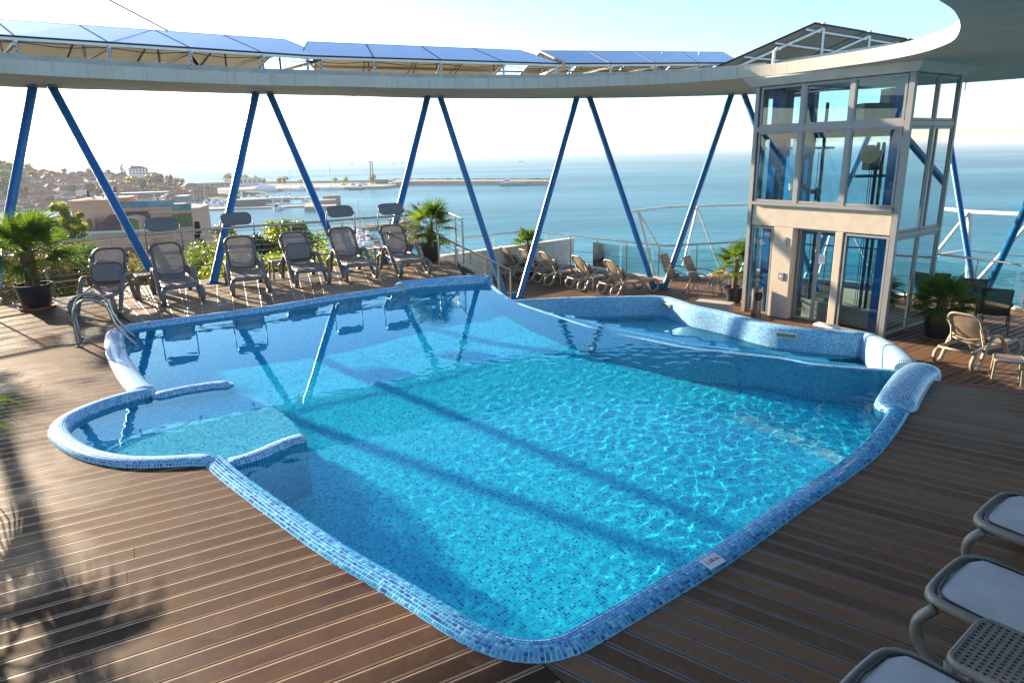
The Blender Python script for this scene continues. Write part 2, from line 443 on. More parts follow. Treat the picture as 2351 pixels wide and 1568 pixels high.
def spans(poly,holes,o,d,n,v):
    ts=[]
    for P in [poly]+holes:
        L=len(P)
        for i in range(L):
            a,b=P[i],P[(i+1)%L]
            va=(a[0]-o[0])*n[0]+(a[1]-o[1])*n[1]-v; vb=(b[0]-o[0])*n[0]+(b[1]-o[1])*n[1]-v
            if (va>0)!=(vb>0):
                k=va/(va-vb); x=a[0]+(b[0]-a[0])*k; y=a[1]+(b[1]-a[1])*k
                ts.append((x-o[0])*d[0]+(y-o[1])*d[1])
    ts.sort(); out=[]
    for a,b in zip(ts,ts[1:]):
        m=(a+b)/2; x=o[0]+d[0]*m+n[0]*v; y=o[1]+d[1]*m+n[1]*v
        if inpoly(x,y,poly) and not any(inpoly(x,y,h) for h in holes):
            if out and abs(out[-1][1]-a)<1e-6: out[-1]=(out[-1][0],b)
            else: out.append((a,b))
    return out
def plank_mesh(mb,o,d,n,vs,st,en,z,th=.028,bev=.015):
    # vs: 3 cross positions; st/en: start & end along the board at each
    prof=[(vs[0],z-th,0),(vs[0],z-.0018,0),(vs[0]+bev,z,0),(vs[1],z,1),(vs[2]-bev,z,2),(vs[2],z-.0018,2),(vs[2],z-th,2)]
    V0=[];uv=[]
    for which in (st,en):
        for v,zz,k in prof:
            u=which[k]; V0.append((o[0]+d[0]*u+n[0]*v,o[1]+d[1]*u+n[1]*v,zz)); uv.append((u,v*6.4/1.0))
    b=len(mb.v); mb.v+=V0; mb.uv=(mb.uv or [])+uv
    for j in range(6): mb.f.append((b+j,b+j+7,b+j+8,b+j+1))
    mb.f.append(tuple(b+j for j in range(7))); mb.f.append(tuple(b+7+j for j in range(7))[::-1])
M['deck_edge']=pbr('smooth_sheen_edge',(.25,.165,.095),.38,0,.15,9,spec=.22); M['deck_edge_dry']=pbr('faint_sheen_edge',(.125,.092,.07),.4,0,.15,9)  # board margins recoloured to put sky sheen in the colour, weaker on the right
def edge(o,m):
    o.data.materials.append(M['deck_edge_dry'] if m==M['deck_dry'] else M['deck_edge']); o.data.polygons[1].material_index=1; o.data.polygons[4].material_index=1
def boards(parent,poly,holes,ang,pitch,gap,z,m,minlen=.06,joint=3.4,phase=0):
    a=R(ang); d=(math.cos(a),math.sin(a)); n=(-d[1],d[0]); o=(0,0)
    vv=[p[0]*n[0]+p[1]*n[1] for p in poly]; v=min(vv)-phase*pitch; cnt=0
    while v<max(vv):
        va,vb=v+gap/2,v+pitch-gap/2; v+=pitch
        S=[spans(poly,holes,o,d,n,x) for x in (va+.002,(va+vb)/2,vb-.002)]
        mid=S[1]
        for k,(s,e) in enumerate(mid):
            def pick(Sx):
                best=[q for q in Sx if min(q[1],e)-max(q[0],s)>0]
                if not best: return (s,e)
                q=max(best,key=lambda q:min(q[1],e)-max(q[0],s))
                return (q[0] if abs(q[0]-s)<.9 else s, q[1] if abs(q[1]-e)<.9 else e)
            q0,q2=pick(S[0]),pick(S[2])
            if e-s<minlen: continue
            cuts=[]; x=s+random.uniform(1.2,joint)
            while x<e-.8: cuts.append(x); x+=joint
            stt=(q0[0],s,q2[0])
            for cx in cuts+[None]:
                en=(q0[1],e,q2[1]) if cx is None else (cx-.0015,)*3
                mb=MB(); plank_mesh(mb,o,d,n,(va,(va+vb)/2,vb),stt,en,z+random.uniform(-.0008,.0008))
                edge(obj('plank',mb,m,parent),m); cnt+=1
                if cx is not None: stt=(cx+.0015,)*3
    return cnt
def structure(name,mb,m,smooth=False): return obj(name,mb,m,kind='structure',smooth=smooth)
def cells(poly,holes,z,step,grow=0):
    mb=MB(); xs=[p[0] for p in poly]; ys=[p[1] for p in poly]; x=min(xs)
    while x<max(xs):
        y=min(ys)
        while y<max(ys):
            cx,cy=x+step/2,y+step/2
            if inpoly(cx,cy,poly) and not any(inpoly(cx,cy,h) for h in holes):
                mb.add([(x,y,z),(x+step,y,z),(x+step,y+step,z),(x,y+step,z)],[(0,1,2,3)])
            y+=step
        x+=step
    return mb
P2=lambda p:(p[0],p[1])
RAIL=[(-13.0,8.6),(-11.3,10.6),(-9.72,12.55),(-8.75,13.55),(-7.7,14.5),(-6.0,15.5),(-4.4,16.35),(-3.9,16.75),(-2.5,17.5),(-1.55,17.9),(-1.1,16.2)]
seam_a=P2(at(297,741)); seam_b=P2(at(239,698)); 
dv=V((seam_b[0]-seam_a[0],seam_b[1]-seam_a[1])).normalized(); seam_c=(seam_a[0]+dv.x*4.4,seam_a[1]+dv.y*4.4)
near_seam0=P2(at(1238,1518)); near_seam1=P2(at(1292,1568)); dn=V((near_seam1[0]-near_seam0[0],near_seam1[1]-near_seam0[1])).normalized()
near_end=(near_seam0[0]+dn.x*6,near_seam0[1]+dn.y*6)
LEFT=[seam_a,seam_c,(-8.75,13.55),(-9.72,12.55),(-11.3,10.6),(-13,8.6),(-13,-2),near_end,near_seam0]
# the left deck takes the pool's own outline as a hole
li=min(range(len(POOL)),key=lambda i:(POOL[i][0]-seam_a[0])**2+(POOL[i][1]-seam_a[1])**2)
LEFT_POLY=LEFT+[(.4,4.5),(-1,9),(-5.5,10.9)]
basin_rim=spline([at(1177,695,-1.08)]+[at(x,y+5,-1.12) for x,y in [(1258,686),(1330,683),(1399,682),(1470,680.5),(1520,681),(1548,687),(1596,703),(1671,719),(1775,745),(1880,757),(1960,763),(2000,770)]]+[at(2040,795,-.8),at(2075,826,-.4),at(2082,846,-.05)],6)
basin_hole=[(p.x,p.y) for p in basin_rim]+[(p.x,p.y) for p in reversed(weir)]
upper=tag(obj('wooden_terrace',cells([(-13,-2),(6.2,-2),(6.6,6.6),(4.55,7.28),(4.3,7.6),(-.4,14.2),(-1.0,15.9),(-1.5,17.9),(-2.5,17.5),(-6,15.5),(-9.7,12.55),(-13,8.6)],[POOL,basin_hole],-.045,.1),M['dark']),kind='structure')
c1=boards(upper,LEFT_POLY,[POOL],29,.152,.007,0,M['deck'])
er=P2(at(2351,897)); e0=P2(at(2142,877)); de=V((er[0]-e0[0],er[1]-e0[1])).normalized(); far_r=(e0[0]+de.x*3.4,e0[1]+de.y*3.4)
RIGHT_POLY=[near_seam0,near_end,(far_r[0],-2),far_r,e0,(3.6,7.3),(.5,4.2)]
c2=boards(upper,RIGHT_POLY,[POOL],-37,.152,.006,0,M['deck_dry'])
# fan of boards behind the pool
fronts=[(302,739),(330,733),(349,730),(358,728),(366.5,726),(374,724),(381,723),(392,721),(407,719),(430,715),(455,711),(480,707),(508,703),(536,699),(566,695),(596,691),(628,686),(660,682),(692,678),(724,674),(757,670),(790,666),(824,662),(858,658),(893,654),(928,650),(963,646),(998,643),(1034,639),(1070,636)]
F=[]
bp_=[V((p.x,p.y,0)) for p in list(back)+list(back2)]
SLT=[(302,-1.54),(330,-1.2),(349,-1.0),(366,-.75),(381,-.5),(407,-.25),(430,-.1),(480,0),(757,-.25),(928,-.45),(1070,-.6)]
def lerp_(tab,x):
    for (a,b),(c,d) in zip(tab,tab[1:]):
        if x<=c: return b+(d-b)*(x-a)/(c-a)
    return tab[-1][1]
FD=[]
for x,y in fronts:
    p=at(x,y); FD.append((at(x+40*lerp_(SLT,x),y-40)-p).normalized()); F.append(min(bp_,key=lambda q:(q-p).length).copy() if x>310 else p)
seam_far=V((seam_c[0],seam_c[1],0)); Bk=[]
rail_line=resample([V((a,b,0)) for a,b in [seam_c,(-7.7,14.5),(-6,15.5),(-4.4,16.35),(-3.9,16.75),(-2.5,17.5),(-1.6,17.8),(-1.15,16.3),(-1.0,15.9)]],.05)
nb=len(F)
for i in range(nb):
    f_=F[i]; d_=FD[i]
    c_=[q for q in rail_line if (q-f_).dot(d_)>.3]
    Bk.append(min(c_,key=lambda q:((q-f_)-d_*(q-f_).dot(d_)).length) if i else seam_far)
for i in range(nb-1):
    a,b,c_,d_=F[i],F[i+1],Bk[i+1],Bk[i]
    nsub=1 if i>8 else 1
    cen=(a+b+c_+d_)/4; mb=MB(); q=[]
    for p in (a,b,c_,d_):
        q.append(p)
    def inset(p,o_): 
        v=(o_-p); v.normalize(); return p+v*.0035
    a2,b2,c2_,d2=inset(a,b),inset(b,a),inset(c_,d_),inset(d_,c_)
    bv=.007
    def lay(p,o_,k): 
        v=(o_-p).normalized(); return p+v*k
    vs=[]
    for p,o_ in((a2,b2),(d2,c2_)):
        L=(o_-p).length; bvv=min(bv,L*.2)
        vs+= [p+V((0,0,-.03)),p+V((0,0,-.007)),lay(p,o_,bvv),lay(o_,p,bvv),o_+V((0,0,-.007)),o_+V((0,0,-.03))]
    mb.v=[tuple(p) for p in vs]; mb.uv=[(p.y,p.x*6.4) for p in vs]
    for j in range(5): mb.f.append((j,j+1,j+7,j+6))
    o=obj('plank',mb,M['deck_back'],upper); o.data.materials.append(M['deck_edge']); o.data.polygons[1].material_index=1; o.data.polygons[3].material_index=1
# lower terrace
LOWZ=-1.5
LOW_POLY=[(-2.3,15.6),(-2.6,22.0),(-1.7,24.8),(.82,26.7),(4.9,21.75),(7.0,22.1),(8.6,21.8),(11.9,18.6),(13.0,16.2),(13.4,13),(12.6,9),(10.5,6),(6.6,5.5),(4.6,7.0),(.5,14)]
low=tag(obj('lower_terrace',cells(LOW_POLY,[basin_hole,[(6.1,17.1),(8.0,14.4),(9.55,15.5),(7.6,18.2)]],LOWZ-.045,.15),M['dark']),kind='structure')
c3=boards(low,LOW_POLY,[basin_hole],34,.152,.008,LOWZ,M['deck_low'],minlen=.3)
print('PLANKS',c1,c2,c3)
# edge faces of the terraces and the storey below
eb=MB(); ep=[(-1.0,15.9),(-.42,14.45)]
for (a,b) in zip(ep,ep[1:]): eb.bar((a[0],a[1],-.8),(b[0],b[1],-.8),.06,1.4)
eb.bar((e0[0],e0[1],-.8),(far_r[0],far_r[1],-.8),.05,1.48)
M['render_white']=pbr('white_render',(.62,.58,.50),.85,0,.10,4,.5,70)
structure('terrace_edge',eb,M['render_white'])
tm=MB(); tm.bar((e0[0],e0[1]+.03,-.012),(far_r[0],far_r[1]+.03,-.012),.03,.03)
M['red']=pbr('red_strip',(.42,.03,.03),.5)
tag(obj('edge_strip',tm,M['red']),'thin red strip along the far edge of the near brown decking','edge strip')
hb=MB(); hb.prism([(p[0]*.985,p[1]*.985) for p in LOW_POLY],-6.0,-2.45)
structure('storey_below',hb,M['render_white'])
hb=MB(); hb.prism([(-12,-2),(-2.3,4),(-3.4,14.5),(-6,13.4),(-8.2,11.5),(-11,8)],-6.0,-1.35); structure('left_storey_below',hb,M['render_white'])
# lower basin
M['slot']=pbr('skimmer_flap',(.20,.24,.18),.4)
obj('basin_rim',rim_mesh(basin_rim,.27,.09,base=-.75,taper_ends=False),M['mosaic'],pool,smooth='all')
ZB=-1.537
bpoly=basin_hole
bf=obj('basin_floor',cells_(bpoly,ZB-.62,.08,1),M['mosaic_pale'],pool)
# light bench running under water along the lift side of the basin
bench_line=[p for p in basin_rim if p.x>3.6 and p.z<-.85]
bm_=MB(); uvb=[]; s_=0
for i,p in enumerate(bench_line):
    tq=(bench_line[min(i+1,len(bench_line)-1)]-bench_line[max(0,i-1)]); tq.z=0; tq.normalize(); nq=V((tq.y,-tq.x,0))
    if i: s_+=(p-bench_line[i-1]).length
    w_=.75*min(1,.25+i/12)
    bm_.v+=[tuple(V((p.x,p.y,ZB-.16))),tuple(V((p.x,p.y,ZB-.16))+nq*w_),tuple(V((p.x,p.y,ZB-.75))+nq*(w_+.03))]; uvb+=[(s_,0),(s_,w_),(s_,w_+.6)]
for i in range(len(bench_line)-1):
    for j in(0,1): bm_.f.append((3*i+j,3*i+3+j,3*i+4+j,3*i+1+j))
bm_.uv=uvb; obj('bench',bm_,M['mosaic_pale'],pool,smooth=50)
wb=water('basin_water',bpoly,ZB,.06,lambda x,y:.4*amp(x+3,y),[(-2.2,15.6),(-2.4,21.8),(.8,25.5),(4.9,21.5),(7,21.8),(8,15),(5,7),(.5,14)])
for (x,y,wd) in ((1554,698,.33),(1798,788,.42)):     # overflow slots in the basin wall
    c_=at(x,y,-1.22); k=min(range(len(basin_rim)),key=lambda i:(basin_rim[i]-c_).length); tq=(basin_rim[k+1]-basin_rim[k-1]); tq.z=0; tq.normalize(); nq=V((tq.y,-tq.x,0))
    mb=MB(); a_=V((basin_rim[k].x,basin_rim[k].y,-1.22))+nq*.175
    mb.bar(a_-tq*wd/2,a_+tq*wd/2,.012,.11); fr=obj('skimmer_frame',mb,M['concrete'],pool)
    mb=MB(); mb.bar(a_-tq*(wd/2-.02)+nq*.004,a_+tq*(wd/2-.02)+nq*.004,.010,.075); obj('opening',mb,M['slot'],fr)
# real mosaic tiles on the near rim: the nearest ones are parts, the rest one joined part
nr=[o for o in bpy.data.objects if o.name=='near_rim'][0]
nr.data.materials.clear(); M['grout']=pbr('grout',(.66,.70,.72),.7); nr.data.materials.append(M['grout'])
tl=MB(); hs=.0113; tl.v=[(-hs,-hs,0),(hs,-hs,0),(hs,hs,0),(-hs,hs,0),(-hs*.86,-hs*.86,.003),(hs*.86,-hs*.86,.003),(hs*.86,hs*.86,.003),(-hs*.86,hs*.86,.003)]
tl.f=[(4,5,6,7),(0,1,5,4),(1,2,6,5),(2,3,7,6),(3,0,4,7)]
tile_me=bpy.data.meshes.new('tile'); tile_me.from_pydata(tl.v,[],tl.f); tile_me.materials.append(M['tile'])
tp=resample(near_path,TILE); tiles=[]
# profile as sampled by arc length (same curve as rim_mesh)
pr=[]
for j in range(61):
    tt=PI-PI*j/60; pr.append((.5*RW*math.cos(tt),.05*max(0,math.sin(tt))**.75-.02))
cum=[0]
for a_,b_ in zip(pr,pr[1:]): cum.append(cum[-1]+math.hypot(b_[0]-a_[0],b_[1]-a_[1]))
rows=int(cum[-1]/TILE)
rr=[]
for k in range(rows):
    s=(k+.5)*cum[-1]/rows; j=max(i for i in range(60) if cum[i]<=s); f=(s-cum[j])/(cum[j+1]-cum[j]+1e-9)
    a_,b_=pr[j],pr[j+1]; q=(a_[0]+(b_[0]-a_[0])*f,a_[1]+(b_[1]-a_[1])*f); tx,tz=b_[0]-a_[0],b_[1]-a_[1]; l_=math.hypot(tx,tz); rr.append((q,(tx/l_,tz/l_)))
for i in range(1,len(tp)-1):
    d=(tp[i+1]-tp[i-1]).normalized(); nx=V((d.y,-d.x,0))
    for q,(tx,tz) in rr:
        pos=V((tp[i].x,tp[i].y,0))+nx*q[0]+V((0,0,q[1]))
        xa=d; ya=(nx*tx+V((0,0,tz))); za=xa.cross(ya)
        if za.z<0: ya=-ya; za=-za
        m4=Matrix(((xa.x,ya.x,za.x,pos.x),(xa.y,ya.y,za.y,pos.y),(xa.z,ya.z,za.z,pos.z),(0,0,0,1)))
        vis=(za.dot(V((0,0,CAM_H))-pos)>0)
        tiles.append(((pos-V((0,0,CAM_H))).length if vis else 99,m4))
tiles.sort(key=lambda a:a[0])
rl=rootloc(nr)
for d_,m4 in tiles[:290]:
    o=bpy.data.objects.new('tile',tile_me); C.objects.link(o); o.parent=nr; o.matrix_local=Matrix.Translation(-rl)@m4@Matrix.Rotation(random.uniform(-.03,.03),4,'Z')
rest=MB()
for d_,m4 in tiles[290:]:
    m4=m4@Matrix.Rotation(random.uniform(-.03,.03),4,'Z'); o_=len(rest.v); rest.v+=[tuple(m4@V(v)) for v in tl.v]; rest.f+=[tuple(i+o_ for i in f) for f in tl.f]
tag(obj('mosaic_tiles',rest,M['tiles'],nr),kind='stuff')
pad_=pxs([(2050,945),(2072,905),(2098,868),(2128,848)],0)
obj('end_pad',rim_mesh(pad_,.40,.13,z=0,base=-1.2),M['mosaic'],pool,smooth='all')
# depth marker
c0=at(1636,1287,.085); tdir=(at(1660,1272,.085)-at(1612,1300,.085)).normalized(); nrm=V((-tdir.y,tdir.x,.28)).normalized(); sd_=-1
mk=MB(); upd=V((-tdir.y,tdir.x,.15)).normalized()
mk.bar(c0-tdir*.075,c0+tdir*.075,.095,.006,upv=upd.cross(tdir).normalized()); M['sign']=pbr('white_sign',(.78,.78,.76),.35,0,.03)
dm=tag(obj('depth_marker',mk,M['sign']),'small white depth plate lettered 1,18 m on the near blue rim','depth marker')
def text(body,size,pos,xd,yd,m,parent=None,name='lettering',ex=.0006):
    cu=bpy.data.curves.new(name,'FONT'); cu.body=body; cu.size=size; cu.align_x='CENTER'; cu.align_y='CENTER'; cu.extrude=ex
    ob=bpy.data.objects.new(name,cu); C.objects.link(ob); zd=xd.cross(yd).normalized(); yd=zd.cross(xd).normalized(); xd=xd.normalized()
    ob.matrix_world=Matrix(((xd.x,yd.x,zd.x,pos.x),(xd.y,yd.y,zd.y,pos.y),(xd.z,yd.z,zd.z,pos.z),(0,0,0,1)))
    dg=bpy.context.evaluated_depsgraph_get(); me=bpy.data.meshes.new_from_object(ob.evaluated_get(dg)); mw=ob.matrix_world.copy()
    bpy.data.objects.remove(ob); me.materials.append(m); o=link(name,me,parent); 
    if parent is not None: o.matrix_local=Matrix.Translation(-rootloc(parent))@mw
    else: o.matrix_world=mw
    return o
M['red_ink']=pbr('red_ink',(.45,.02,.03),.5)
text('1,18 m.',.042,c0+V((0,0,.0055)),tdir,V((-tdir.y,tdir.x,.15)),M['red_ink'],dm)
# ---------------------------------------------------------------- roof ring on blue columns
ZRING=4.12; HR=.25
ri=[(-12.5,6.5),(-10.8,10.2),(-8.9,12.9),(-7.4,14.45),(-5.5,16.0),(-3.78,16.85),(-1.93,17.8),(.62,18.5),(2.9,18.3),(4.2,17.95),(5.7,17.0),(6.75,15.4),(7.4,13.7),(7.25,12.1),(6.62,10.75),(5.7,9.35),(4.85,8.35),(2.6,6.0),(-.5,1.0),(-5.5,-1.5),(-10.5,1.0)]
ro=[(-16,5.5),(-14.3,11.2),(-10.7,15.3),(-8.6,16.9),(-6.3,18.6),(-4.4,19.75),(-2.29,21.2),(.75,22.4),(3.6,22.95),(5.1,23.0),(7.6,22.8),(10.8,21.6),(13.2,19.8),(15.0,17.2),(15.8,13.5),(15.0,8),(12.5,3),(8.5,-3),(1,-7),(-8,-6.5),(-14,-1)]
rin=spline([V((a,b,0)) for a,b in ri],5,True); rou=spline([V((a,b,0)) for a,b in ro],5,True)
mb=MB(); n=len(rin)
for a,b in zip(rin,rou): mb.v+=[(a.x,a.y,ZRING),(a.x,a.y,ZRING+HR),(b.x,b.y,ZRING+.02),(b.x,b.y,ZRING+HR)]
for i in range(n):
    j=(i+1)%n; A,B=4*i,4*j
    mb.f+=[(A,A+1,B+1,B),(A+1,A+3,B+3,B+1),(A+2,B+2,B+3,A+3),(A,B,B+2,A+2)]
t=NT('stained_render'); co=t.coord('Object')
streak=t.ramp(t.noise(5,5,t.mapp(co,(2.6,2.6,.16))),[(.52,(0,0,0)),(.75,(1,1,1))]); 
sp_=t.n('SeparateXYZ',{0:t.n('NewGeometry').outputs['Normal']}); side=t.math('LESS_THAN',t.math('ABSOLUTE',sp_.outputs[2]),.4)
c_=t.mix(t.math('MULTIPLY',t.math('MULTIPLY',streak,side),.45),t.ramp(t.noise(1.5,5,co),[(.3,(.50,.44,.35)),(.7,(.58,.52,.42))]),(.26,.20,.16))
M['ringwall']=t.done(t.n('BsdfPrincipled',{'Base Color':c_,'Roughness':.85,'Normal':t.bump(t.noise(45,3,co),.3,.01)}).outputs[0])
ring=thing('roof_ring',(0,12,ZRING),'huge pale curved concrete roof ring carried on slanting blue tubes','roof ring')
obj('slab',mb,M['ringwall'],ring,smooth=50)
M['graywall']=pbr('upstand_grey',(.40,.37,.32),.85,0,.15,3,.3,40)
mb=MB()      # low upstand set back on the ring
up_=[a.lerp(b,.16) for a,b in zip(rin,rou)][4:52]
for a,b in zip(up_,up_[1:]): mb.bar((a.x,a.y,ZRING+HR+.07),(b.x,b.y,ZRING+HR+.07),.12,.14)
obj('upstand',mb,M['graywall'],ring)
def column(t0,b0,bz,lab,rad=.088,tz=ZRING):
    a=at(t0[0],t0[1],tz) if len(t0)==2 else V(t0); b=at(b0[0],b0[1],bz) if len(b0)==2 else V(b0)
    o=thing('slanting_column',b,lab,'column','blue steel tubes carrying the roof ring')
    obj('tube',MB().tube([b+V((0,0,.0)),a+V((0,0,.0))],rad,16),M['blue'],o,smooth=True)
    d=(a-b).normalized(); mb=MB(); mb.tube([b-V((0,0,.01)),b+V((0,0,.025))],rad*1.7,12); obj('base_plate',mb,M['blue'],o)
    mb=MB(); mb.box(a+V((0,0,-.015)),(rad*2.6,rad*2.6,.02)); obj('head_plate',mb,M['graywall'],o); return o
column((-12.2,11.2,ZRING),(-10.25,12.35,0),0,'blue column just outside the left edge of the photo')
column((-12.35,10.9,ZRING),(-12.6,8.3,0),0,'blue column farther out beyond the left edge of the photo')
column((76,197),(-16,690),0,'leftmost blue slanting column, beside the tall potted palm')
column((118,197),(368,662),0,'blue column slanting down behind the second lounger from the left')
column((588,213),(490,650),0,'blue column slanting down behind the third lounger, left leg of its pair')
column((618,213),(793,622),0,'blue column slanting down behind the fifth lounger in the left row')
column((982,222),(884,606),0,'blue column slanting down behind the last lounger of the left row')
column((1010,222),(1160,682),LOWZ,'blue column slanting down to the foot of the terrace stairs')
column((1325,223),(1193,684),LOWZ,'blue column leaning right, from the foot of the stairs')
column((1353,223),(1502,664),LOWZ,'blue column ending by the foot of the nearest lower lounger')
column((1680,216),(1525,662),LOWZ,'blue column rising behind the two mesh armchairs')
column((1708,216),(1875,668),LOWZ,'blue column passing behind the glass lift tower')
column((2160,205),(2235,668),LOWZ,'bright blue column just right of the lift tower')
column((2520,120),(2268,662),LOWZ,'bright blue column leaning to the right edge of the photo')
column((2040,208),(1850,640),LOWZ,'blue column seen through the lift door glass')
for p in (at(1176,686,LOWZ),at(1514,664,LOWZ),at(1550,640,LOWZ)):
    mb=MB(); mb.box(p+V((0,0,.08)),(.22,.10,.16)); mb.box(p+V((0,0,.17)),(.30,.14,.03)); tag(obj('column_shoe',mb,M['blue']),['blue steel bracket between the column feet by the stairs','blue steel bracket between the column feet behind the lower loungers','blue steel stub bracket behind the mesh armchairs'][[1176,1514,1550].index(min([1176,1514,1550],key=lambda q:(at(q,680,LOWZ)-p).length if False else abs(q-1176) if p==at(1176,686,LOWZ) else abs(q-1514) if p==at(1514,664,LOWZ) else abs(q-1550)))],'bracket')
# ---------------------------------------------------------------- solar panels
t=NT('solar_glass'); uv=t.n('UVMap').outputs[0]
fr=t.n('VectorMath',{0:t.n('VectorMath',{0:uv,1:(6,10,1)},operation='MULTIPLY').outputs[0]},operation='FRACTION').outputs[0]
sx=t.n('SeparateXYZ',{0:fr}); g_=t.math('LESS_THAN',t.math('MINIMUM',sx.outputs[0],sx.outputs[1]),.03)
dirt_sheen=t.ramp(t.noise(4,6,t.mapp(t.coord('Object'),(6,1.2,1)),.7),[(.5,(0,0,0)),(.8,(1,1,1))])
c_=t.mix(t.math('MULTIPLY',dirt_sheen,.35),t.mix(g_,(.06,.11,.26),(.2,.26,.34)),(.36,.42,.5))  # cells and dirt film lightened to put sky reflection into the colour
M['solar']=t.done(t.n('BsdfPrincipled',{'Base Color':c_,'Roughness':t.math('MULTIPLY_ADD',dirt_sheen,.25,.08),'Coat Weight':.35,'Specular IOR Level':.6}).outputs[0])
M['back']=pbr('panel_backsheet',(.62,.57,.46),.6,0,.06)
M['alu']=pbr('grey_aluminium',(.42,.41,.39),.38,.8,.08)
M['pframe']=pbr('dark_panel_frame',(.05,.05,.055),.4,.5,.1); M['galv']=pbr('galvanised_steel',(.46,.47,.46),.42,.75,.15,9)
M['black']=pbr('black_plastic',(.012,.012,.013),.4)
M['back_shaded']=pbr('panel_backsheet_shaded',(.33,.29,.22),.6,0,.1)  # same backsheet, its shade on the right rack put into the colour
def panel(a,b,c,d,rk,gap=.012,bm='back'):
    # a,b low edge; d,c high edge (world corners); top face is the a-b-c-d side
    cen=(a+b+c+d)/4; k=lambda p:p+(cen-p).normalized()*gap
    a,b,c,d=k(a),k(b),k(c),k(d); nn=(b-a).cross(d-a).normalized()
    if nn.z<0: nn=-nn
    mb=MB(); mb.v=[tuple(p+nn*.0) for p in(a,b,c,d)]; mb.f=[(0,1,2,3)]; mb.uv=[(0,0),(1,0),(1,1),(0,1)]; o=obj('solar_panel',mb,M['solar'],rk)
    mb=MB(); mb.v=[tuple(p-nn*.028) for p in(a,b,c,d)]; mb.f=[(3,2,1,0)]; obj('backsheet',mb,M[bm],o)
    mb=MB()
    for p,q in((a,b),(b,c),(c,d),(d,a)): mb.bar(p-nn*.016,q-nn*.016,.03,.04,upv=nn)
    obj('frame',mb,M['pframe'],o); return o
def array(low,top,n,zl,zu,name,depth_back=1.0):
    l0,l1=[at(*p,zl) for p in low]; u0,u1=[at(*p,zu) for p in top]
    rk=thing('solar_array',((l0+l1)/2),f'{name} row of sky blue solar panels on galvanised racks along the roof ring','solar array')
    for i in range(n):
        f,g=i/n,(i+1)/n
        a,b,c,d=l0.lerp(l1,f),l0.lerp(l1,g),u0.lerp(u1,g),u0.lerp(u1,f)
        panel(a,b,c,d,rk)
        run=(d-a); run.z=0; drop=V((0,0,-(zu-zl)*1.0))
        e,f2=d+run*1.0+drop,c+run*1.0+drop
        panel(e,f2,c+V((0,0,-.02)),d+V((0,0,-.02)),rk)
    dl=(l1-l0); ru=(u0-l0); ru.z=0; runn=ru.normalized()
    mb=MB(); mb.bar(l0+V((0,0,-.06)),l1+V((0,0,-.06)),.05,.05); obj('front_rail',mb,M['alu'],rk)
    for h in(.35,.7):
        mb=MB(); e0_=l0+ru*(1+h)+V((0,0,(zu-zl)*(1-h)-.07)); mb.bar(e0_,e0_+dl,.05,.05); obj('back_rail',mb,M['alu'],rk)
    for i in range(n+1):
        f=min(.98,max(.02,i/n)); p=l0.lerp(l1,f); z0=ZRING+HR
        q=V((p.x,p.y,z0)); mb=MB(); top=V((p.x,p.y,zl-.08))
        mb.bar(q+V((0,0,.0)),top,.055,.04)
        po=obj('post',mb,M['galv'],rk)
        mb=MB(); z_=z0+.05
        while z_<zl-.12: mb.box((p.x,p.y-.022,z_),(.018,.004,.045)); z_+=.08
        obj('slot',mb,M['black'],po)
        mb=MB(); mb.bar(p+V((0,0,-.1))-runn*.12,p+ru*1.6+V((0,0,-.12)),.045,.06); obj('cross_bar',mb,M['galv'],rk)
        mb=MB(); mb.bar(p+ru*1.0+V((0,0,-.1)),p+ru*1.0+V((0,0,zu-zl-.05)),.045,.045); obj('post',mb,M['alu'],rk)
        q2=p+ru*1.55; mb=MB(); mb.bar(V((q2.x,q2.y,z0)),V((q2.x,q2.y,zl-.1)),.05,.05); obj('post',mb,M['alu'],rk)
    mb=MB(); ptsw=[]
    for i in range(41):
        p=l0.lerp(l1,i/40); ptsw.append(p+runn*.1+V((0,0,-.10-.05*math.sin(i*PI/40*n)**2)))
    mb.tube(ptsw,.009,5); obj('cable',mb,M['black'],rk)
array([(-215,66),(748,130)],[(-235,28),(654,91)],5,4.85,5.45,'leftmost')
array([(690,127),(1289,146)],[(706,96),(1194,116)],4,4.85,5.40,'middle')
array([(1299,146),(1700,144)],[(1238,116.5),(1660,120)],4,4.85,5.40,'far')
# right-hand rack seen from below
Aq=at(1637,157,4.62); Bq=at(1872,52,5.75); Cq=at(2235,116,5.75); Dq=Aq+(Cq-Bq)
rk=thing('solar_array',(Bq+Cq)/2,'tilted solar panels on a galvanised rack over the lift, seen from below','solar array')
for i in range(4):
    f,g=i/4,(i+1)/4; panel(Aq.lerp(Dq,f),Aq.lerp(Dq,g),Bq.lerp(Cq,g),Bq.lerp(Cq,f),rk,bm='back_shaded')
for k in(.06,.3,.6,.9):
    mb=MB(); mb.bar(Aq.lerp(Bq,k)+V((0,0,-.07)),Dq.lerp(Cq,k)+V((0,0,-.07)),.06,.05); obj('rail',mb,M['galv'],rk)
for k in(.04,.28,.52,.8,.97):
    a,b=Aq.lerp(Dq,k)+V((0,0,-.12)),Bq.lerp(Cq,k)+V((0,0,-.12)); mb=MB(); mb.bar(a,b,.05,.06); obj('rafter',mb,M['galv'],rk)
    p=b; mb=MB(); mb.bar(V((p.x,p.y,ZRING+HR)),p,.07,.07); obj('post',mb,M['galv'],rk)
    q=a.lerp(b,.5); mb=MB(); mb.bar(V((q.x,q.y,ZRING+HR)),q,.05,.05); obj('post',mb,M['galv'],rk)
    mb=MB(); m2=Bq.lerp(Cq,k); mb.box(m2+V((0,0,.01)),(.09,.09,.05)); obj('clamp',mb,M['galv'],rk)
fr0,fr1=at(1662,163,4.72),at(2065,101,4.95); mb=MB(); mb.bar(fr0,fr1,.07,.07); obj('front_rail',mb,M['galv'],rk)
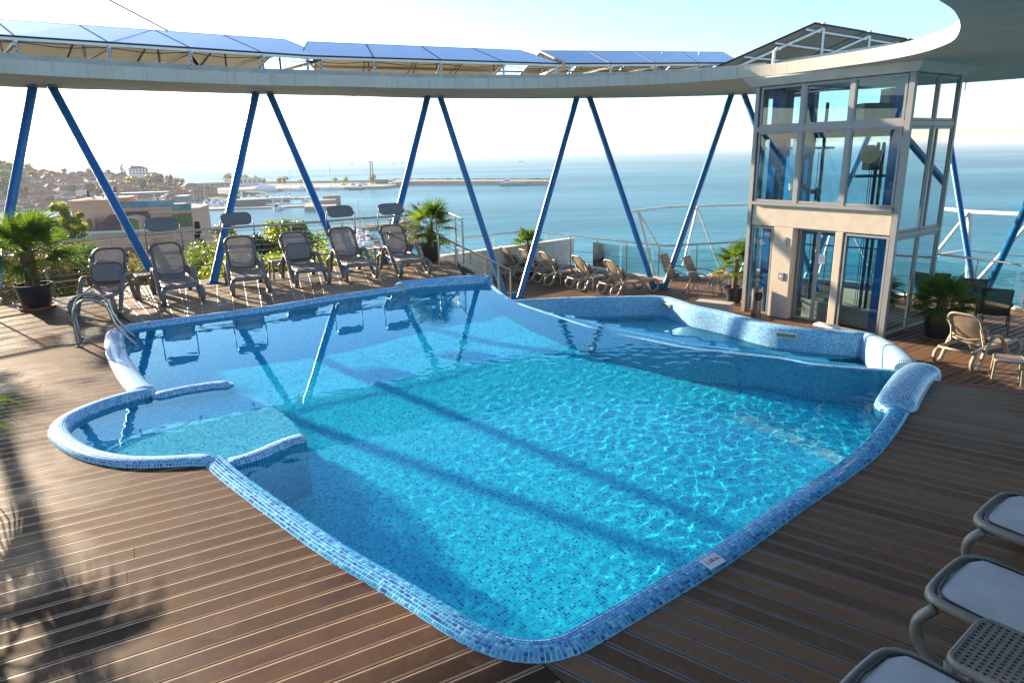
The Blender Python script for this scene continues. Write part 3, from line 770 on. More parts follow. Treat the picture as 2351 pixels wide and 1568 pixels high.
for k in(.08,.5,.93):
    p=fr0.lerp(fr1,k); mb=MB(); mb.bar(V((p.x,p.y,ZRING+HR)),p,.06,.05); po=obj('post',mb,M['galv'],rk)
    mb=MB(); z_=ZRING+HR+.05
    while z_<p.z-.06: mb.box((p.x,p.y-.027,z_),(.02,.004,.04)); z_+=.075
    obj('slot',mb,M['black'],po)
pv=at(1775,152,4.40); mb=MB(); mb.tube([V((pv.x,pv.y,ZRING+.1)),V((pv.x,pv.y,4.72)),V((pv.x+.06,pv.y,4.78)),V((pv.x+.16,pv.y+.05,4.79))],.035,10); M['white_pipe']=pbr('white_pipe',(.7,.68,.64),.5)
tag(obj('vent_pipe',mb,M['white_pipe'],smooth=True),'white bent vent pipe on the roof ring below the tilted panels','vent pipe')
# stay cable up to the top left
p0=at(455,153,4.62); pa=at(405,82,5.45); mb=MB(); e_=pa+(pa-p0).normalized()*0; top=atd(250,0,pa.y-.6)
stay=thing('stay_cable',p0,'dark steel stay cable with turnbuckle rising from the left panels','cable')
obj('rope',MB().tube([p0,pa,top,top+(top-pa)*2.5],.017,6),M['black'],stay); obj('turnbuckle',MB().tube([p0,p0.lerp(pa,.45)],.04,8),M['black'],stay)
M['rust']=pbr('rusty_steel',(.10,.045,.025),.8); mb=MB(); mb.box(p0+V((0,0,-.1)),(.3,.22,.2)); obj('anchor',mb,M['rust'],stay)
lw=MB().tube([at(795,226,ZRING-.01),at(830,219,ZRING-.03),at(878,217,ZRING-.02),at(880,226,ZRING-.1)],.008,5); tag(obj('loose_wire',lw,M['white_pipe']),'thin loose white wire hanging under the roof ring','wire')
# ---------------------------------------------------------------- railings
def rail_posts(name,pts,h,nw,lab,posts,r=.029,wires=.0075,hand=True,base=0.0,zs=None):
    o=thing(name,(pts[0][0],pts[0][1],base),lab,'railing')
    P3=[V((p[0],p[1],p[2] if len(p)>2 else base)) for p in pts]
    mb=MB(); mb.tube([p+V((0,0,h)) for p in P3],r,10); obj('handrail',mb,M['steel'],o,smooth=True)
    for k in range(nw):
        z=h*(.07+.86*k/(nw-1)) if nw>1 else h/2
        mb=MB(); mb.tube([p+V((0,0,z)) for p in P3],r*.7 if (nw>6 and k==2) else wires,6); obj('wire',mb,M['steel'],o,smooth=True)
    for p in posts:
        p=V((p[0],p[1],p[2] if len(p)>2 else base)); mb=MB(); mb.tube([p,p+V((0,0,h-.05))],.021,10); mb.tube([p+V((0,0,h-.05)),p+V((0,0,h))],.008,6); mb.tube([p,p+V((0,0,.012))],.05,12)
        obj('post',mb,M['steel'],o,smooth=True)
    return o
def along(pts,step):
    return [(p.x,p.y,p.z) for p in resample([V((*p,0)) if len(p)==2 else V(p) for p in pts],step)]
RS=[(p.x,p.y,0) for p in spline([V((*p,0)) for p in RAIL[:7]],4)]+[(*p,0) for p in RAIL[7:]]
rail_posts('terrace_railing',RS,1.09,9,'long curved stainless steel railing with wires behind the left loungers',along(RS,1.22))
# stairs with their handrails
st0=V((-1.62,15.22,0)); st1=V((.02,19.0,LOWZ)); 
stairs=thing('terrace_stairs',(-.8,16.8,LOWZ),'short flight of brown boarded steps down to the lower terrace','stairs')
sx_=V((st1.x-st0.x,st1.y-st0.y,0)); sl=sx_.length; sxn=sx_/sl; syn=V((-sxn.y,sxn.x,0))*-1
for k in range(8):
    z=-.1875*(k+1); c_=st0+sxn*(sl*(k+.5)/8)+syn*(-.72); mb=MB(); ang=math.atan2(sxn.y,sxn.x)
    mb.box((c_.x,c_.y,z-.02),(sl/8+.02,1.3,.04),rz=ang); obj('tread',mb,M['deck_back'],stairs)
    mb=MB(); mb.box((c_.x-sxn.x*sl/16,c_.y-sxn.y*sl/16,z+.07),(.03,1.3,.14),rz=ang); obj('riser',mb,M['render_white'],stairs)
def slope_rail(a,b,nposts,lab,h=.86):
    o=thing('stair_railing',a,lab,'railing')
    mb=MB(); mb.tube([a+V((0,0,h)),b+V((0,0,h))],.024,10); obj('handrail',mb,M['steel'],o,smooth=True)
    for k in range(5): mb=MB(); z=h*(.15+.16*k); mb.tube([a+V((0,0,z)),b+V((0,0,z))],.006,6); obj('wire',mb,M['steel'],o)
    for k in range(nposts):
        p=a.lerp(b,k/(nposts-1)*.97+.015); mb=MB(); mb.tube([p-V((0,0,.02)),p+V((0,0,h-.04))],.021,10); mb.tube([p+V((0,0,h-.04)),p+V((0,0,h))],.008,6); obj('post',mb,M['steel'],o,smooth=True)
slope_rail(st0,st1,6,'sloping stair railing with wires on the pool side of the steps')
slope_rail(st0-syn*1.4+V((.05,.1,0)),st0.lerp(st1,.45)-syn*1.4,3,'short sloping stair railing beside the corner palm')
# white parapet and the lower railing
mb=MB(); pa_,pb_=at(1012,590,-.62),at(1313,549.5,-.62); mb.bar(pa_+V((0,0,-.44)),pb_+V((0,0,-.44)),.22,.88); wall_=tag(obj('parapet_wall',mb,M['render_white']),'low white rendered wall behind the lower loungers','wall')
mb=MB(); mb.bar(pa_+V((0,0,.025)),pb_+V((0,0,.025)),.30,.05); obj('coping',mb,M['concrete'],wall_)
LR=[(-1.7,24.8,LOWZ),(.82,26.7,LOWZ),(2.9,24.1,LOWZ),(4.98,21.55,LOWZ),(7.08,22.0,LOWZ),(8.6,21.6,LOWZ),(10.4,20.2,LOWZ),(11.9,18.4,LOWZ),(12.5,17.1,LOWZ),(13.0,15.0,LOWZ),(13.3,12.5,LOWZ)]
lr=rail_posts('lower_railing',LR,1.1,1,'stainless railing with clear glass panels round the lower terrace',[p for p in along(LR,1.35)],hand=True)
t=NT('clear_glass'); lw_=t.n('Fresnel',{'IOR':1.45}).outputs[0]
M['glass']=t.done(t.n('MixShader',{0:lw_,1:t.n('BsdfTransparent',{'Color':(.86,.94,.93,1)}).outputs[0],2:t.n('BsdfGlossy',{'Roughness':.01}).outputs[0]}).outputs[0])
for a,b in zip(along(LR[2:],1.35),along(LR[2:],1.35)[1:]):
    mb=MB(); a,b=V(a),V(b); mb.bar(a.lerp(b,.04)+V((0,0,.52)),a.lerp(b,.96)+V((0,0,.52)),.01,.86); obj('glass_panel',mb,M['glass'],lr)
mb=MB()
for a,b in zip(LR[2:],LR[3:]): mb.bar(V(a)+V((0,0,.03)),V(b)+V((0,0,.03)),.14,.07)
structure('terrace_kerb',mb,M['concrete'])
# white steel truss frame standing outside the lower terrace
M['white_steel']=pbr('white_painted_steel',(.60,.58,.54),.45,0,.1)
TR=[at(1448,486,.15),at(1531,476,.15),at(1720,470,.15),at(1950,470,.15),at(2176,480,.3),at(2225,486,.35),at(2360,492,.4)]
tr=thing('white_truss',(TR[1].x,TR[1].y,LOWZ),'white triangulated steel frame standing outside the lower glass railing','truss')
for a,b in zip(TR,TR[1:]): obj('top_bar',MB().bar(a,b,.10,.10),M['white_steel'],tr)
for (tx,ty,tz),(bx,by),w_ in [((1464,484,.15),(1505,640),.10),((1464,484,.15),(1548,628),.07),((1601,475,.15),(1568,610),.07),((1601,475,.15),(1653,618),.07),((1760,472,.15),(1700,625),.07),((1760,472,.15),(1815,625),.07),((1925,472,.15),(1880,630),.07),((1925,472,.15),(2010,640),.07),((2225,486,.35),(2222,640),.11),((2225,486,.35),(2120,620),.08),((2225,486,.35),(2085,660),.07),((2380,492,.4),(2235,655),.08)]:
    a=at(tx,ty,tz); d_=(V((0,0,CAM_H))-a); b=atd(bx,by,a.y-.1); obj('brace',MB().bar(a,b,w_,w_),M['white_steel'],tr)
for (p,q) in (((2155,586,-.2),(2225,575,-.2)),((2225,575,-.2),(2360,590,-.2))):
    obj('mid_bar',MB().bar(atd(p[0],p[1],TR[5].y),atd(q[0],q[1],TR[5].y),.07,.07),M['white_steel'],tr)
# ---------------------------------------------------------------- lift tower
LA=V((6.0,17.15,LOWZ)); LC=V((8.03,14.27,LOWZ)); LD=V((9.70,15.49,LOWZ))
E1=(LC-LA); FL=E1.length; E1n=E1/FL; E2=(LD-LC); SL=E2.length; E2n=E2/SL; NF=V((E1n.y,-E1n.x,0)); NF=NF if NF.y<0 else -NF
def lp(s,d,z): return LA+E1n*s+E2n*d+V((0,0,z))     # z above the lower terrace
lift=thing('lift_tower',lp(FL/2,SL/2,0),'tall glass lift tower with grey frames and cream wall round its door','lift tower')
M['cream']=pbr('cream_render',(.54,.46,.36),.9,0,.06,5,.9,90)
M['frame']=pbr('grey_window_frame',(.27,.27,.27),.42,.2,.06)
t=NT('tinted_glass'); lw_=t.n('Fresnel',{'IOR':1.5}).outputs[0]
M['lglass']=t.done(t.n('MixShader',{0:lw_,1:t.n('BsdfTransparent',{'Color':(.82,.93,.96,1)}).outputs[0],2:t.n('BsdfGlossy',{'Roughness':.005}).outputs[0]}).outputs[0])
HT=5.42
def lbar(name,a,b,w,h,m=None,par=None): return obj(name,MB().bar(lp(*a),lp(*b),w,h,upv=(0,0,1) if abs(a[2]-b[2])<.01 else tuple(E1n)),m or M['frame'],par or lift)
def pane(s0,d0,s1,d1,z0,z1,name='window',fw=.05):
    a,b=lp(s0,d0,z0),lp(s1,d1,z0); o=obj(name,MB().bar(a+V((0,0,(z1-z0)/2)),b+V((0,0,(z1-z0)/2)),.008,z1-z0),M['lglass'],lift)
    mb=MB(); u=(b-a).normalized(); hh=z1-z0
    mb.bar(a+V((0,0,fw/2)),b+V((0,0,fw/2)),.045,fw); mb.bar(a+V((0,0,hh-fw/2)),b+V((0,0,hh-fw/2)),.045,fw)
    for p in(a+u*fw/2,b-u*fw/2): mb.bar(p+V((0,0,fw)),p+V((0,0,hh-fw)),fw,.045,upv=tuple(u))
    obj('frame',mb,M['frame'],o); return o
for s,d,w_ in((0,0,.10),(FL,0,.11),(FL,SL,.09),(0,SL,.09)): lbar('corner_post',(s,d,0),(s,d,HT),w_,w_)
ZM=4.45; ZB1=2.74; ZB0=2.20
for k in range(3):
    s0,s1=.06+k*(FL-.12)/3,.06+(k+1)*(FL-.12)/3
    pane(s0+.03,0,s1-.03,0,ZM+.06,HT-.02); pane(s0+.03,0,s1-.03,0,ZB1+.04,ZM-.06)
    pane(s0+.03,SL,s1-.03,SL,ZM+.06,HT-.02); pane(s0+.03,SL,s1-.03,SL,.12,ZM-.06)
    if k: lbar('mullion',(s0,0,ZB1),(s0,0,HT),.07,.09); lbar('mullion',(s0,SL,0),(s0,SL,HT),.06,.08)
lbar('transom',(0.06,0,ZM),(FL-.06,0,ZM),.10,.12); lbar('transom',(0.06,SL,ZM),(FL-.06,SL,ZM),.08,.12); lbar('sill',(0.06,-.03,ZB1),(FL-.06,-.03,ZB1),.14,.07)
for s in(0,FL):
    hs=SL*.52
    for (a,b) in((.05,hs-.03),(hs+.03,SL-.05)):
        pane(s,a,s,b,ZM+.06,HT-.02); pane(s,a,s,b,ZB0+.06,ZM-.06); pane(s,a,s,b,.03,ZB0-.06)
    lbar('mullion',(s,hs,0),(s,hs,HT),.05,.07); lbar('transom',(s,.06,ZM),(s,SL-.06,ZM),.07,.10); lbar('transom',(s,.06,ZB0),(s,SL-.06,ZB0),.07,.10)
    lbar('mullion',(s,hs+.22,ZB0+.1),(s,hs+.22,ZM-.1),.04,.06)
# cream wall: lintel band, left pillar, door pier
wt=.28
def wallblk(s0,s1,z0,z1,th=wt,off=0.0,par=None,name='wall_block'):
    a,b=lp(s0,off+th/2-.02,(z0+z1)/2),lp(s1,off+th/2-.02,(z0+z1)/2); return obj(name,MB().bar(a,b,th,z1-z0),M['cream'],par or lift,bevel=.012)
wallblk(.07,FL-.08,ZB0,ZB1-.03,name='lintel'); wallblk(.70,1.22,0,ZB0-.002,name='pillar'); wallblk(2.26,2.44,0,ZB0-.002,name='pier')
pane(.08,.02,.68,.02,.02,ZB0-.02); pane(2.47,.02,FL-.09,.02,.02,ZB0-.02)
lbar('door_reveal',(1.24,.25,0),(1.24,.25,ZB0-.02),.04,.16)
dm_=(1.27+2.24)/2; d1=pane(1.27,.20,dm_-.005,.20,.03,ZB0-.03,'door_leaf',.035); d2=pane(dm_+.005,.20,2.24,.20,.03,ZB0-.03,'door_leaf',.035)
st_=MB(); a=lp(dm_+.05,.17,1.52); st_.bar(a,a+E1n*.16,.004,.22); obj('notice',st_,M['sign'],d2)
mb=MB()
for k in range(4): mb.bar(a+NF*.004+E1n*.02+V((0,0,.07-.035*k)),a+NF*.004+E1n*.14+V((0,0,.07-.035*k)),.001,.008)
obj('print',mb,M['red_ink'],d2)
for z_,n_ in((1.87,'lamp_plate'),(1.03,'call_button')):
    a=lp(1.0,-.03,z_); mb=MB(); mb.bar(a-E1n*.07,a+E1n*.07,.03,.20 if n_=='lamp_plate' else .18); o=obj(n_,mb,M['alu'],lift)
    mb=MB(); mb.bar(a+NF*.018-E1n*.03,a+NF*.018+E1n*.03,.006,.10 if n_=='lamp_plate' else .03); obj('button' if n_!='lamp_plate' else 'lens',mb,M['sign'] if n_!='lamp_plate' else M['frame'],o)
# cornice and ceiling under the ring
mb=MB(); 
ex=[(lp(-.10,-.12,HT)),(lp(FL+.12,-.12,HT)),(lp(FL+.12,SL+.1,HT)),(lp(-.1,SL+.1,HT))]
ex2=[(lp(-.26,-.28,HT+.16)),(lp(FL+.26,-.28,HT+.16)),(lp(FL+.26,SL+.26,HT+.16)),(lp(-.26,SL+.26,HT+.16))]
mb.add(ex+ex2,[(3,2,1,0),(4,5,6,7),(0,1,5,4),(1,2,6,5),(2,3,7,6),(3,0,4,7)]); 
ex3=[p+V((0,0,.05)) for p in ex2]; mb.add(ex2+ex3,[(4,5,6,7),(0,1,5,4),(1,2,6,5),(2,3,7,6),(3,0,4,7)]); obj('cornice',mb,M['concrete'],lift)
# inside: blue steel shaft, rails, ropes and winding gear
for s,d in((.28,.42),(FL-.38,.42),(.34,SL-.3),(FL-.34,SL-.3)): lbar('shaft_post',(s,d,0),(s,d,HT-.02),.2,.2,M['blue'])
for z_ in(ZM-.12,ZB0-.05): 
    for (a,b) in(((.3,.42),(FL-.4,.42)),((.3,SL-.3),(FL-.3,SL-.3)),((FL-.36,.42),(FL-.36,SL-.3)),((.3,.42),(.3,SL-.3))): lbar('shaft_beam',(a[0],a[1],z_),(b[0],b[1],z_),.16,.2,M['blue'])
for s,d in((2.62,.72),(2.74,.72),(1.36,.7),(.82,.8)): lbar('guide_rail',(s,d,0),(s,d,4.1 if s>2 else 5.0),.06,.05,M['black'])
for s in(2.45,2.50,2.56,1.2): obj('rope',MB().tube([lp(s,.8,0),lp(s,.8,3.9)],.008,5),M['black'],lift)
gear=obj('winding_gear',MB().box(lp(2.5,.8,3.72),(.32,.3,.42)).box(lp(2.46,.8,3.38),(.7,.2,.06)),M['black'],lift)
M['yellow']=pbr('yellow_paint',(.45,.30,.03),.5); mb=MB(); p=lp(2.5,.62,3.85); mb.tube([p-E2n*.05,p+E2n*.05],.2,20); obj('sheave',mb,M['yellow'],gear)
obj('control_box',MB().box(lp(.75,.8,3.1),(.36,.3,.16)).box(lp(.8,.8,4.1),(.42,.3,.5)),M['alu'],lift)
obj('governor',MB().box(lp(1.22,.8,3.0),(.2,.14,.1)).tube([lp(1.22,.8,2.8),lp(1.22,.8,3.1)],.03,8),M['black'],lift)
obj('top_car',MB().box(lp(2.4,1.0,4.75),(.9,.5,.34)).box(lp(2.75,1.0,5.05),(.5,.4,.3)),M['frame'],lift)
mb=MB(); mb.bar(lp(1.3,.55,.22),lp(FL-.25,.55,.22),.1,.44); mb.bar(lp(1.3,SL-.18,.28),lp(FL-.1,SL-.18,.28),.12,.56); obj('pit_wall',mb,M['cream'],lift)
lbar('ring_light',(.3,.9,4.0),(1.5,.9,4.0),.05,.05,M['white_steel'])
# ---------------------------------------------------------------- furniture
M['taupe']=pbr('taupe_resin',(.17,.145,.125),.42,0,.07,5,.1,200)
M['tan']=pbr('tan_resin',(.30,.24,.17),.45,0,.08,5,.1,200)
M['greige']=pbr('grey_resin',(.20,.178,.15),.4,0,.05,5)
def sling(name,col,tr=.07):
    t=NT(name); co=t.coord('Object'); n_=t.noise(4,4,co); c=t.ramp(n_,[(.3,tuple(x*.88 for x in col)),(.7,tuple(x*1.1 for x in col))])
    wv=t.n('TexChecker',{'Vector':co,'Scale':260.0}).outputs[1]
    p=t.n('BsdfPrincipled',{'Base Color':c,'Roughness':.75,'Normal':t.bump(t.noise(300,2,co),.25,.003)}).outputs[0]
    tl_=t.n('BsdfTranslucent',{'Color':c}).outputs[0]; m1=t.n('MixShader',{0:.12,1:p,2:tl_}).outputs[0]
    return t.done(t.n('MixShader',{0:tr,1:m1,2:t.n('BsdfTransparent').outputs[0]}).outputs[0])
M['sling']=sling('taupe_sling',(.24,.205,.185)); M['sling_tan']=sling('tan_sling',(.33,.25,.165),.05); M['sling_sheen']=sling('sheen_sling',(.56,.54,.54),.03); M['mesh_brown']=sling('brown_mesh',(.13,.095,.06),.06); M['mesh_dark']=sling('dark_mesh',(.035,.032,.03),.08)  # near-right sling lightened for sky sheen, right-hand mesh darkened for shade
def rr(w,h,r,n=5):
    out=[]
    for cx,cy,a0 in((w/2-r,h/2-r,0),(-w/2+r,h/2-r,90),(-w/2+r,-h/2+r,180),(w/2-r,-h/2+r,270)):
        for k in range(n+1):
            a=R(a0+90*k/n); out.append((cx+r*math.cos(a),cy+r*math.sin(a)))
    return out
def plate(mb,o,u,v,w,h,r,th,inset=0.0):
    o,u,v=V(o),V(u).normalized(),V(v).normalized(); nn=u.cross(v).normalized(); ol=rr(w,h,r); n=len(ol); L=[]
    rings=[(1,-th/2),(1,th/2)] if not inset else [(1-inset,-th/2),(1,-th*.25),(1,th*.25),(1-inset,th/2)]
    for k,z in rings: L+=[o+u*a*k+v*b*k+nn*z for a,b in ol]
    fs=[tuple(range(n))[::-1],tuple(range((len(rings)-1)*n,len(rings)*n))]
    for q in range(len(rings)-1): fs+=[(q*n+i,q*n+(i+1)%n,(q+1)*n+(i+1)%n,(q+1)*n+i) for i in range(n)]
    return mb.add(L,fs)
def ringtube(o,u,v,w,h,r,rad,n=6):
    o,u,v=V(o),V(u).normalized(),V(v).normalized()
    return [o+u*a+v*b for a,b in rr(w,h,r)]
def make_lounger(label,back=58,shade='none',res='taupe',sl='sling',flat=False,group='sun loungers round the pool'):
    o=thing('sun_lounger',(0,0,0),label,'sun lounger',group); m=M[res]; s=M[sl]
    side=[(-.56,.33),(-.68,.27),(-.735,.17),(-.70,.06),(-.60,.018),(-.50,.04),(-.42,.15),(-.33,.32),(-.22,.47),(-.08,.555),(.08,.56),(.22,.49),(.42,.30),(.60,.12),(.70,.04),(.80,.018),(.91,.05),(.985,.14),(.985,.24),(.93,.315)]
    for x in(-.335,.335):
        pts=spline([V((x*(1.0 if 0<i<19 else .9),y,z)) for i,(y,z) in enumerate(side)],3)
        obj('arm_and_leg',MB().tube(pts,.034,10,flat=(1.2,.85)),m,o,smooth='all')
    # seat frame and seat sling
    zs=.355
    def prof(n=16):
        P=[]
        for i in range(n+1):
            y=-.70+1.66*i/n; z=zs-.018*math.sin(max(0,min(1,(y+.15)/1.1))*PI)
            P.append((y,z))
        return P+[(.985,zs-.012),(.995,zs-.04)]
    P=prof(); mb=MB()
    sd_=[V((-.292,y,z-.012)) for y,z in P[:-2] if y<.84]; cr_=[V((-.289,.90,zs-.016)),V((-.272,.95,zs-.019)),V((-.235,.985,zs-.022)),V((-.18,1.0,zs-.024)),V((-.09,1.006,zs-.026)),V((0,1.008,zs-.027))]
    hf=sd_+cr_; mb.tube(hf+[V((-p.x,p.y,p.z)) for p in reversed(hf[:-1])],.029,10,flat=(.9,1.1)); mb.tube([V((-.285,-.70,zs-.012)),V((.285,-.70,zs-.012))],.02,8); mb.tube([V((-.3,.2,zs-.05)),V((.3,.2,zs-.05))],.018,8)
    obj('seat_frame',mb,m,o,smooth='all')
    y0=-.66 if flat else -.14
    mb=MB(); nx=9; pr_=[(y,z) for y,z in P if y>=y0]
    for y,z in pr_:
        for k in range(nx):
            u=-1+2*k/(nx-1); e=max(0,(y-.82)/.175); hw=.275*(1-.16*e**2.5)
            mb.v.append((u*hw,y-(.055*u**4 if y>.9 else 0),z+.014-.018*(1-u*u)*(.6)))
    for i in range(len(pr_)-1):
        for k in range(nx-1): a=i*nx+k; mb.f.append((a,a+1,a+nx+1,a+nx))
    obj('seat',mb,s,o,smooth='all')
    pip=[V((-.276,y,z+.017)) for y,z in pr_ if y<.82]+[V((x,y,zs+.012-.05*max(0,y-.9))) for x,y in((-.272,.85),(-.262,.90),(-.235,.94),(-.19,.962),(0,.975),(.19,.962),(.235,.94),(.262,.90),(.272,.85))]+[V((.276,y,z+.017)) for y,z in reversed(pr_) if y<.82]
    obj('piping',MB().tube(pip,.0065,5),M['black'],o,smooth='all')
    # backrest
    a=R(back); u=V((1,0,0)); v=V((0,-math.cos(a),math.sin(a))); nn=V((0,math.sin(a),math.cos(a)))
    h0=V((0,-.17,.375)); bl=.77; c=h0+v*(bl/2)
    if not flat:
        bk_=obj('backrest',MB().tube(ringtube(c,u,v,.56,bl,.15,0)+[],.024,8,closed=True,flat=(1.1,.8)),m,o,smooth='all')
        mb=MB(); ol=rr(.535,bl-.03,.14); 
        rings=[(1,0),(.6,-.018),(.2,-.026)]; L=[]; n=len(ol)
        for k,z in rings: L+=[c+u*a_*k+v*b_*k+nn*z for a_,b_ in ol]
        mb.add(L,[tuple(range(2*n,3*n))]+[(q*n+i,q*n+(i+1)%n,(q+1)*n+(i+1)%n,(q+1)*n+i) for q in range(2) for i in range(n)])
        obj('back_sling',mb,s,bk_,smooth='all')
        obj('piping',MB().tube(ringtube(c+nn*.012,u,v,.51,bl-.05,.135,0),.0065,5,closed=True),M['black'],bk_,smooth='all')
        mb=MB()
        for q,sg in((.10,.05),(.2,.07)): mb.tube([h0+v*(q+.03*abs(x)/.28)+u*x-nn*(sg*(1-(x/.28)**2)+.02) for x in(-.28,-.18,0,.18,.28)],.018,6)
        mb.tube([h0+v*.45+u*.26-nn*.02,h0+v*.1+u*.29-nn*.1,V((.29,-.5,.36))],.014,6); mb.tube([h0+v*.45-u*.26-nn*.02,h0+v*.1-u*.29-nn*.1,V((-.29,-.5,.36))],.014,6)
        obj('back_brace',mb,m,o,smooth='all')
        for x in(-.31,.31):
            for q in(.60,.18): obj('hinge',MB().box(h0+v*q+u*x,(.03,.05,.05)),M['black'],o)
    if shade=='up':
        hp=h0+v*.56; c2=hp+V((0,.02,.55)); sv=V((0,-.45,.36)).normalized()
        for x in(-.325,.325): obj('shade_arm',MB().tube([hp+u*x,hp+u*x+V((0,-.015,.25)),c2+u*x*.98-V((0,0,.03))],.0125,6),m,o,smooth='all')
        sh=obj('sunshade',plate(MB(),c2,u,sv,.60,.36,.13,.045,.06),m,o,smooth=50); obj('shade_sling',plate(MB(),c2+u.cross(sv)*.0245,u,sv,.55,.31,.11,.004),s,sh); obj('shade_sling',plate(MB(),c2-u.cross(sv)*.0245,u,sv,.55,.31,.11,.004),s,sh)
    elif shade=='down':
        hp=h0+v*.56; c2=h0+nn*.10+v*.20; sv=V((0,-math.cos(R(72)),math.sin(R(72))))
        for x in(-.325,.325): obj('shade_arm',MB().tube([hp+u*x,hp+u*x*1.0+nn*.05-v*.2,c2+u*x*.93+sv*.1],.0125,6),m,o,smooth='all')
        sh=obj('sunshade',plate(MB(),c2,u,sv,.55,.38,.12,.05,.06),m,o,smooth=50); q_=u.cross(sv); obj('shade_sling',plate(MB(),c2+q_*.027,u,sv,.49,.32,.10,.004),s,sh); obj('shade_sling',plate(MB(),c2-q_*.027,u,sv,.49,.32,.10,.004),s,sh)
        obj('piping',MB().tube(ringtube(c2-q_*.026,u,sv,.51,.34,.11,0),.007,5,closed=True),M['black'],sh,smooth='all'); obj('piping',MB().tube(ringtube(c2+q_*.026,u,sv,.51,.34,.11,0),.007,5,closed=True),M['black'],sh,smooth='all')
    if flat:
        for x in(-.335,.335): obj('wheel',MB().tube([V((x-.03,.62,.05)),V((x+.03,.62,.05))],.05,14),M['black'],o,smooth=True)
    return o
def put(o,px,d,off=0.0,z=0.0):
    d=V((d[0],d[1],0)).normalized(); p=V((px[0],px[1],z))-d*off; o.location=p; o.rotation_euler=(0,0,math.atan2(d.y,d.x)-PI/2); return o
GL='taupe sun loungers in the row on the raised deck'
rows=[((171.6,729),(276,721),'down','first taupe lounger from the left, its folded shade leaning on the backrest',54),
((373,701),(468,689),'up','second taupe lounger from the left, raised shade, beside the side table',52),
((533,680),(620,671),'up','third taupe lounger from the left with raised shade in front of a column',53),
((676,660),(757,651),'down','fourth taupe lounger from the left, folded shade on its lower backrest',50),
((785,646),(870,637),'up','fifth taupe lounger from the left with raised sunshade',52),
((913,636),(987,628),'up','last lounger of the left row, raised shade, nearest the corner palm',52)]
protos={}
for i,(a,b,sh,lab,bk) in enumerate(rows):
    A_,B_=at(*a),at(*b); d=V(((B_-A_).y,-(B_-A_).x,0))
    key=(sh,bk)
    if key not in protos: protos[key]=o=make_lounger(lab,bk,sh,group=GL)
    else: o=copy_tree(protos[key]); o['label']=lab
    put(o,((A_+B_)/2).to_2d(),d,.80)
dl=(.88,.47); lows=[((-.25,22.75),'farthest tan lounger against the white parapet wall'),((.38,22.05),'second farthest tan lounger seen from behind, beside the small palm'),((1.0,21.35),'middle tan lounger of the five seen from behind on the lower terrace'),((1.95,20.4),'tan lounger seen from behind, fourth from the stairs on the lower terrace'),((2.8,19.45),'nearest of the tan loungers on the lower terrace, its foot by the columns')]
p_=None
for pos,lab in lows:
    if p_ is None: p_=o=make_lounger(lab,56,'down','tan','sling_tan',group='tan sun loungers in the row on the lower terrace')
    else: o=copy_tree(p_); o['label']=lab
    put(o,pos,dl,-.62,LOWZ)
o=copy_tree(p_); o['label']='tan lounger seen from behind at the right, next to the palm by the lift'; del o['group']; put(o,(8.32,12.2),(.86,.5),-.62,LOWZ)
nearp=None
for fx,lab in(((3.03,3.9),'farthest of the grey loungers at the lower right, only its foot end in view'),((2.315,3.2),'middle grey lounger at the lower right with its whole curved leg loop in view'),((1.49,2.49),'nearest grey lounger cut by the bottom edge of the photo')):
    if nearp is None: nearp=o=make_lounger(lab,50,'none','greige','sling_sheen',True,'grey sun loungers on the near right deck')
    else: o=copy_tree(nearp); o['label']=lab
    put(o,fx,(-.62,.785),.995)
# side tables
t=NT('perforated_resin'); co=t.coord('Object'); fr_=t.n('VectorMath',{0:t.n('VectorMath',{0:co,1:(52,52,52)},operation='MULTIPLY').outputs[0]},operation='FRACTION').outputs[0]
sp_=t.n('SeparateXYZ',{0:t.n('VectorMath',{0:fr_,1:(.5,.5,.5)},operation='SUBTRACT').outputs[0]}); rad_=t.math('SQRT',t.math('ADD',t.math('POWER',sp_.outputs[0],2),t.math('POWER',sp_.outputs[1],2)))
def perf(name,col):
    t=NT(name); co=t.coord('Object'); fr_=t.n('VectorMath',{0:t.n('VectorMath',{0:co,1:(34,34,0)},operation='MULTIPLY').outputs[0]},operation='FRACTION').outputs[0]
    sp_=t.n('SeparateXYZ',{0:t.n('VectorMath',{0:fr_,1:(.5,.5,.5)},operation='SUBTRACT').outputs[0]}); rad_=t.math('SQRT',t.math('ADD',t.math('MULTIPLY',sp_.outputs[0],sp_.outputs[0]),t.math('MULTIPLY',sp_.outputs[1],sp_.outputs[1])))
    return t.done(t.n('MixShader',{0:t.math('LESS_THAN',rad_,.3),1:t.n('BsdfPrincipled',{'Base Color':(*col,1),'Roughness':.4}).outputs[0],2:t.n('BsdfTransparent').outputs[0]}).outputs[0])
M['perf']=perf('perforated_taupe',(.17,.145,.125)); M['perf_grey']=perf('perforated_grey',(.20,.178,.15)); M['perf_tan']=perf('perforated_tan',(.30,.24,.17))
bpy.data.materials.remove(t.m)
def make_table(label,m,mp,group='resin side tables between the loungers'):
    o=thing('side_table',(0,0,0),label,'side table',group)
    obj('tabletop',plate(MB(),(0,0,.415),(1,0,0),(0,1,0),.41,.41,.05,.008),mp,o)
    mb=MB(); pts=ringtube(V((0,0,.405)),(1,0,0),(0,1,0),.43,.43,.06,0); mb.tube(pts,.017,8,closed=True,flat=(.8,1.3)); obj('table_rim',mb,m,o,smooth='all')
    for x in(-1,1):
        for y in(-1,1):
            mb=MB(); mb.tube([V((x*.195,y*.195,.40)),V((x*.2,y*.2,.33)),V((x*.215,y*.215,.0))],[.032,.024,.018],8); obj('leg',mb,m,o,smooth=True)
    return o
tb=make_table('taupe side table between the first and second loungers from the left',M['taupe'],M['perf'])
put(tb,(-7.2,13.45),(.55,-.83))
